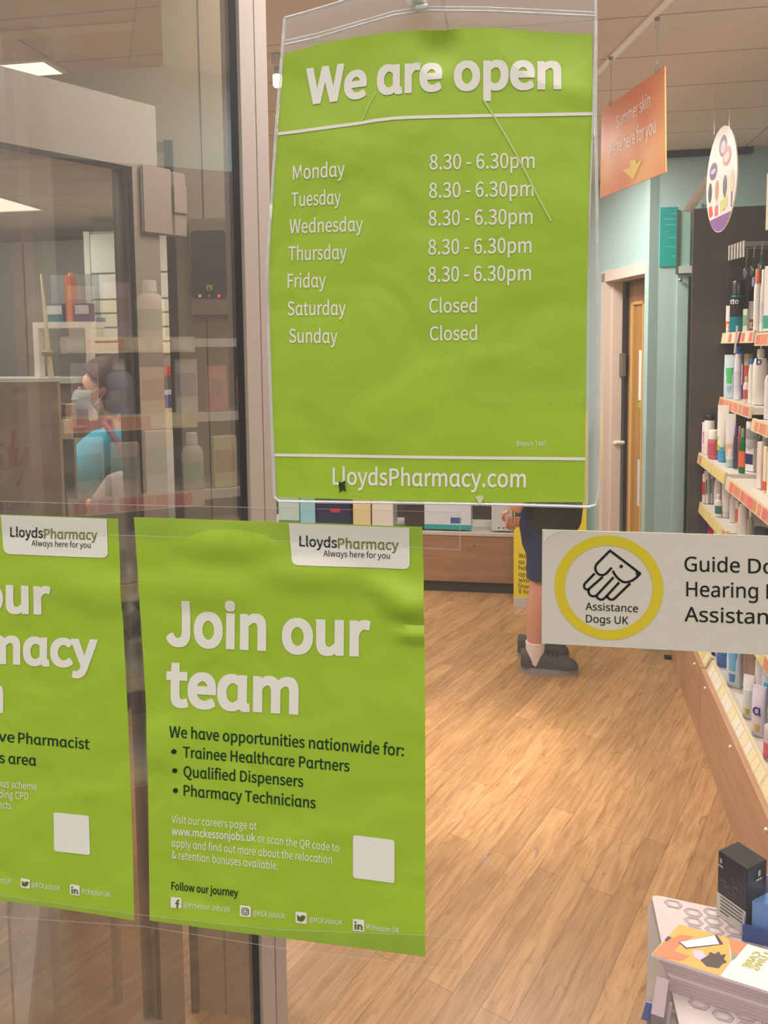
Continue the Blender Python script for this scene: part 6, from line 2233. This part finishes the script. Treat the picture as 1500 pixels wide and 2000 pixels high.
slab = []
R_ = .016
for cx, cy, a0 in ((R_, .205 - R_, PI / 2), (R_, R_, PI), (.44 - R_, R_, 1.5 * PI), (.44 - R_, .205 - R_, 0)):
    for k in range(6):
        a = a0 + PI / 2 * k / 5
        slab.append((cx + R_ * math.cos(a), cy + R_ * math.sin(a)))
put('rim', B(lambda b: prism(b, [tt_(x, y, ZT - .006) for x, y in slab], (0, 0, -.05))), mat('grey_table_rim', (142, 128, 118), .3), tb)
M_CLOTH = mat('cream_cloth', (206, 190, 187), .55)


def slabx(m):
    return [(min(max(x, m), .44 - m), min(max(y, m * .2), .205 - m * .1)) for x, y in slab]


put('cloth', B(lambda b: prism(b, [tt_(x, y, ZT) for x, y in [(x if x > .05 else max(x, .004 + .030 * (1 - y / .205)), y) for x, y in slab]], (0, 0, -.0055))), M_CLOTH, tb)
hx = bmesh.new()
HW, HH = .0225, .0150
for r in range(12):
    for c in range(17):
        x = .032 + c * .0245
        y = .010 + r * .0167 + (.00835 if c % 2 else 0)
        if not (.030 + .03 * (1 - y / .205) < x < .42 and .012 < y < .195):
            continue
        for sc, wd in ((.5, .0016), (.36, .0007)):
            P = [tt_(x + u * HW * sc, y + v * HH * sc, ZT + .0004) for u, v in ((-1, 0), (-.55, .9), (.55, .9), (1, 0), (.55, -.9), (-.55, -.9))]
            for i in range(6):
                p, q = P[i], P[(i + 1) % 6]
                s_ = Vector((0, 0, 1)).cross((q - p).normalized()) * wd / 2
                hx.faces.new([hx.verts.new(w) for w in (p - s_, q - s_, q + s_, p + s_)])
put('hexagon_print', hx, mat('cloth_print', (166, 150, 152), .55), tb)
for a, b2 in ((.03, .03), (.03, .17), (.41, .03), (.41, .17)):
    put('leg', B(lambda b: tube(b, [tt_(a, b2, .0), tt_(a, b2, ZT - .056)], .012, 10)), M_STEEL, tb)

# black carton
kA, kB, kC = gz(1400, 1786, ZT), gz(1456, 1828, ZT), gz(1484, 1800, ZT)
e1 = (kA - kB)
e2 = (kC - kB)
e2 = Vector((-e1.y, e1.x, 0)).normalized() * e2.length * (1 if e2.dot(Vector((-e1.y, e1.x, 0))) > 0 else -1)
hB = atd(1456, 1692, depth_of(kB)).z - ZT
bkx = thing('black_carton', 'black carton with a white label standing on the patterned table', 'carton', tuple(kB))
z0 = Vector((0, 0, .0006))
put('carton_body', B(lambda b: obox(b, kB + z0, e1, e2, (0, 0, hB))), mat('black_card', (36, 32, 34), .35), bkx, bevel=.0006)
n1 = -e2.normalized()
n2 = -e1.normalized()
put('white_label', B(lambda b: obox(b, kB + z0 + n1 * .0006, e1, n1 * .0004, (0, 0, hB * .36))), rgbm((214, 206, 200)), bkx)
bm = bmesh.new()
for k in range(5):
    z = hB * (.32 - k * .055)
    a = kB + z0 + n1 * .0014 + e1 * .86 + Vector((0, 0, z))
    obox(bm, a, e1 * -(.78 if k != 4 else .3), n1 * .0002, (0, 0, hB * .014))
put('label_lines', bm, M_BLACK, bkx)
bm = bmesh.new()
for k, (u, v, w, h) in enumerate(((.84, .84, .08, .07), (.80, .78, .18, .03))):
    obox(bm, kB + z0 + n1 * .0010 + e1 * u + Vector((0, 0, hB * v)), e1 * w, n1 * .0003, (0, 0, hB * h))
for k, (u, v, w, h) in enumerate(((.52, .82, .12, .09), (.42, .76, .3, .03), (.46, .2, .05, .3))):
    obox(bm, kB + z0 + n2 * .0010 + e2 * u + Vector((0, 0, hB * v)), e2 * w, n2 * .0003, (0, 0, hB * h))
put('silver_print', bm, rgbm((176, 172, 168)), bkx)
bm = bmesh.new()
for k in range(7):
    a = k * .9 + .2
    u, v = .52 + .26 * math.cos(a), .60 + .13 * math.sin(a)
    p = kB + z0 + n1 * .0008
    vs = [p + e1 * uu + Vector((0, 0, hB * vv)) for uu, vv in ((.52, .60), (u + .05, v + .02), (u, v), (u + .02, v - .04))]
    try:
        bm.faces.new([bm.verts.new(q_) for q_ in vs])
    except ValueError:
        pass
put('flower_print', bm, rgbm((76, 66, 66)), bkx)

# blue tray with packs
tA, tB = gz(1450, 1838, ZT), gz(1450, 1838, ZT) + tr_ * .15
tD = td * .055
zt0 = ZT + .0006
ht = atd(1446, 1805, depth_of(tA)).z - ZT
hbk = .058
M_TBL = mat('blue_card', (48, 78, 142), .45)
M_TIN = mat('lilac_card_inside', (150, 140, 172), .5)
ty = thing('blue_card_tray', 'blue cardboard tray on the patterned table at the right edge', 'tray', tuple(tA))
put('front_wall', B(lambda b: obox(b, tA + Vector((0, 0, .0006)), tr_ * .15, td * .002, (0, 0, ht))), M_TBL, ty)
put('base', B(lambda b: obox(b, tA + Vector((0, 0, .0006)) + td * .0021, tr_ * .15, tD - td * .0042, (0, 0, .002))), M_TBL, ty)
put('back_wall', B(lambda b: obox(b, tA + tD + Vector((0, 0, .0006)) - td * .002, tr_ * .15, td * .002, (0, 0, hbk))), M_TIN, ty)
put('side_wall', B(lambda b: prism(b, [tA + Vector((0, 0, .0006)) + td * .0022, tA + td * .0022 + Vector((0, 0, ht)), tA + tD - td * .0022 + Vector((0, 0, hbk)), tA + tD - td * .0022 + Vector((0, 0, .0006))], tr_ * .002)), M_TIN, ty)
for k, lab in enumerate(('light blue pack leaning in the blue tray, left one', 'light blue pack leaning in the blue tray, right one')):
    o = thing('blue_pack', lab, 'pack', tuple(tA + tr_ * (.012 + k * .062) + td * .012 + Vector((0, 0, .0032))), 0, 'packs in the blue tray')
    w0 = Vector(o.location)
    put('carton_body', B(lambda b: obox(b, w0, tr_ * .056, td * .022, Vector((0, 0, .040)) + td * .006)), rgbm((110, 150, 206), .4), o)
    put('white_stripe', B(lambda b: obox(b, w0 + tr_ * .030 - td * .0006, tr_ * .007, td * .0222, Vector((0, 0, .0403)) + td * .006)), rgbm((214, 220, 232), .4), o)

# stack of leaflets
zl = ZT + .0385
l0, l1 = gz(1272, 1864, zl), gz(1326, 1804, zl)
l2 = gz(1500, 1936, zl)
ax = (l2 - l0).normalized()
ay = Vector((-ax.y, ax.x, 0))
dpt = (l1 - l0).dot(ay)
off = (l1 - l0).dot(ax)
LS = []
NL = 9
for i in range(NL):
    hh = .0385 / NL
    zb = ZT + .0006 + i * hh
    sh_ = (.020 if i < 6 else (.010 if i < 8 else 0)) + .003 * math.sin(i * 2.3)
    if i == NL - 1:
        break
    o = put('leaflet_bundle', B(lambda b: prism(b, [l0 + ax * sh_ + Vector((0, 0, zb - zl)), l0 + ax * (.21 + sh_) + Vector((0, 0, zb - zl)), l0 + ax * (.21 + sh_ + off) + ay * dpt + Vector((0, 0, zb - zl)), l0 + ax * (off + sh_) + ay * dpt + Vector((0, 0, zb - zl))], (0, 0, hh - .0004))),
            mat('leaflet_edge_shade', (196, 170, 174), .6, bump=.2, bscale=200) if i != 4 else mat('leaflet_edge_light', (216, 198, 198), .6))  # mauve tone puts the shade on the stack's sides into the paper colour
    tag(o, 'bundle of leaflets in the stack on the table, %s from the top' % ('second', 'third', 'fourth', 'fifth', 'sixth', 'seventh', 'eighth', 'ninth')[NL - 2 - i], 'leaflets', 'leaflet stack on the table')
tpz = zl - .0038
lf_ = thing('leaflet', 'top leaflet with an orange photo and green lettering on the stack', 'leaflet', tuple(l0 + Vector((0, 0, tpz - zl))), 0, 'leaflet stack on the table')


def lp(u, v, lift=0.0):                            # u along the long edge (metres), v share of depth
    return l0 + ax * (u + off * v) + ay * (dpt * v) + Vector((0, 0, lift))


put('cover', B(lambda b: prism(b, [lp(0, 0), lp(.21, 0), lp(.21, 1), lp(0, 1)], (0, 0, -.0036))), rgbm((238, 218, 216)), lf_)


def lshape(name, pts, col, lift):
    bm = bmesh.new()
    f = bm.faces.new([bm.verts.new(lp(u, v, lift)) for u, v in pts])
    bmesh.ops.triangulate(bm, faces=[f])
    put(name, bm, rgbm(col), lf_)


ux = lambda px, py: ((gz(px, py, zl) - l0).dot(ax) - off * ((gz(px, py, zl) - l0).dot(ay) / dpt), (gz(px, py, zl) - l0).dot(ay) / dpt)


def lpx(name, pts, col, lift):
    lshape(name, [(max(.0005, u), min(.995, max(.005, v))) for u, v in (ux(*p) for p in pts)], col, lift)


lpx('orange_photo', [(1273, 1864), (1326, 1805), (1426, 1829), (1427, 1878), (1402, 1912)], (232, 168, 84), .0003)
lpx('brown_patch', [(1426, 1829), (1464, 1838), (1452, 1852), (1442, 1864), (1428, 1862)], (204, 130, 84), .0004)
lpx('green_patch', [(1428, 1862), (1442, 1864), (1436, 1872), (1428, 1877)], (150, 140, 104), .0004)
lpx('hand_print', [(1274, 1863), (1300, 1838), (1330, 1826), (1356, 1830), (1330, 1842), (1316, 1858), (1348, 1868), (1330, 1878), (1296, 1878)], (206, 126, 84), .0005)
lpx('dark_sleeve', [(1296, 1836), (1304, 1829), (1312, 1832), (1302, 1840)], (70, 56, 84), .0006)
lpx('phone_print', [(1325, 1841), (1402, 1824), (1413, 1845), (1340, 1854)], (70, 50, 72), .0006)
lpx('phone_screen', [(1328, 1841), (1396, 1828), (1405, 1845), (1341, 1852)], (224, 220, 232), .0008)
lpx('hair_print', [(1368, 1876), (1384, 1866), (1386, 1860), (1396, 1864), (1404, 1859), (1408, 1866), (1418, 1864), (1414, 1874), (1420, 1880), (1410, 1884), (1404, 1892), (1392, 1890), (1380, 1888)], (78, 62, 56), .0006)
lpx('lilac_top_print', [(1352, 1856), (1372, 1858), (1382, 1872), (1366, 1876), (1356, 1870)], (206, 186, 206), .00055)
bm = bmesh.new()
GLF = (l0 + Vector((0, 0, .0003)), Vector((0, 0, 1)))


def rot_write(bm, body, a, b, capvec):
    """Lettering lying on the leaflet: baseline from a to b, capital height as a pixel vector."""
    vs, fs = glyphs(body, 'brand', .008)
    x0, x1 = min(x for x, _ in vs), max(x for x, _ in vs)
    ch = cap_h('brand', .008)
    P0, P1 = gz(*a, zl), gz(*b, zl)
    U = (gz(a[0] + capvec[0], a[1] + capvec[1], zl) - P0) / ch
    V = [bm.verts.new(P0 + (P1 - P0) * (x - x0) / (x1 - x0) + U * y + Vector((0, 0, .0009))) for x, y in vs]
    for f in fs:
        try:
            bm.faces.new([V[i] for i in f])
        except ValueError:
            pass


rot_write(bm, 'CARE', (1487, 1862), (1462, 1892), (-14, -4))
rot_write(bm, 'LUNG', (1506, 1864), (1480, 1896), (-14, -4))
put('green_lettering', bm, rgbm((176, 186, 84)), lf_)
# leaflet holder at the near left corner of the table
hb_ = gz(1282, 1955, ZT)
lh = thing('leaflet_holder', 'grey leaflet holder at the left end of the leaflet stack', 'leaflet holder', tuple(hb_))
put('upright', B(lambda b: obox(b, hb_ + Vector((0, 0, .0006)), ax * .013, ay * -.055, (0, 0, .030))), mat('grey_holder', (150, 130, 132), .5), lh)
put('base', B(lambda b: obox(b, hb_ + Vector((0, 0, .0006)) + ax * .0132, ax * .004, ay * -.055, (0, 0, .004))), mat('grey_holder', (150, 130, 132), .5), lh)
bf = put('blue_leaflet', B(lambda b: obox(b, gz(1252, 1992, ZT) + Vector((0, 0, .0006)), tr_ * .016, td * .002, Vector((0, 0, .022)) + tr_ * .005)), rgbm((112, 128, 190)))
tag(bf, 'blue and white leaflet standing at the near left corner of the table', 'leaflet')
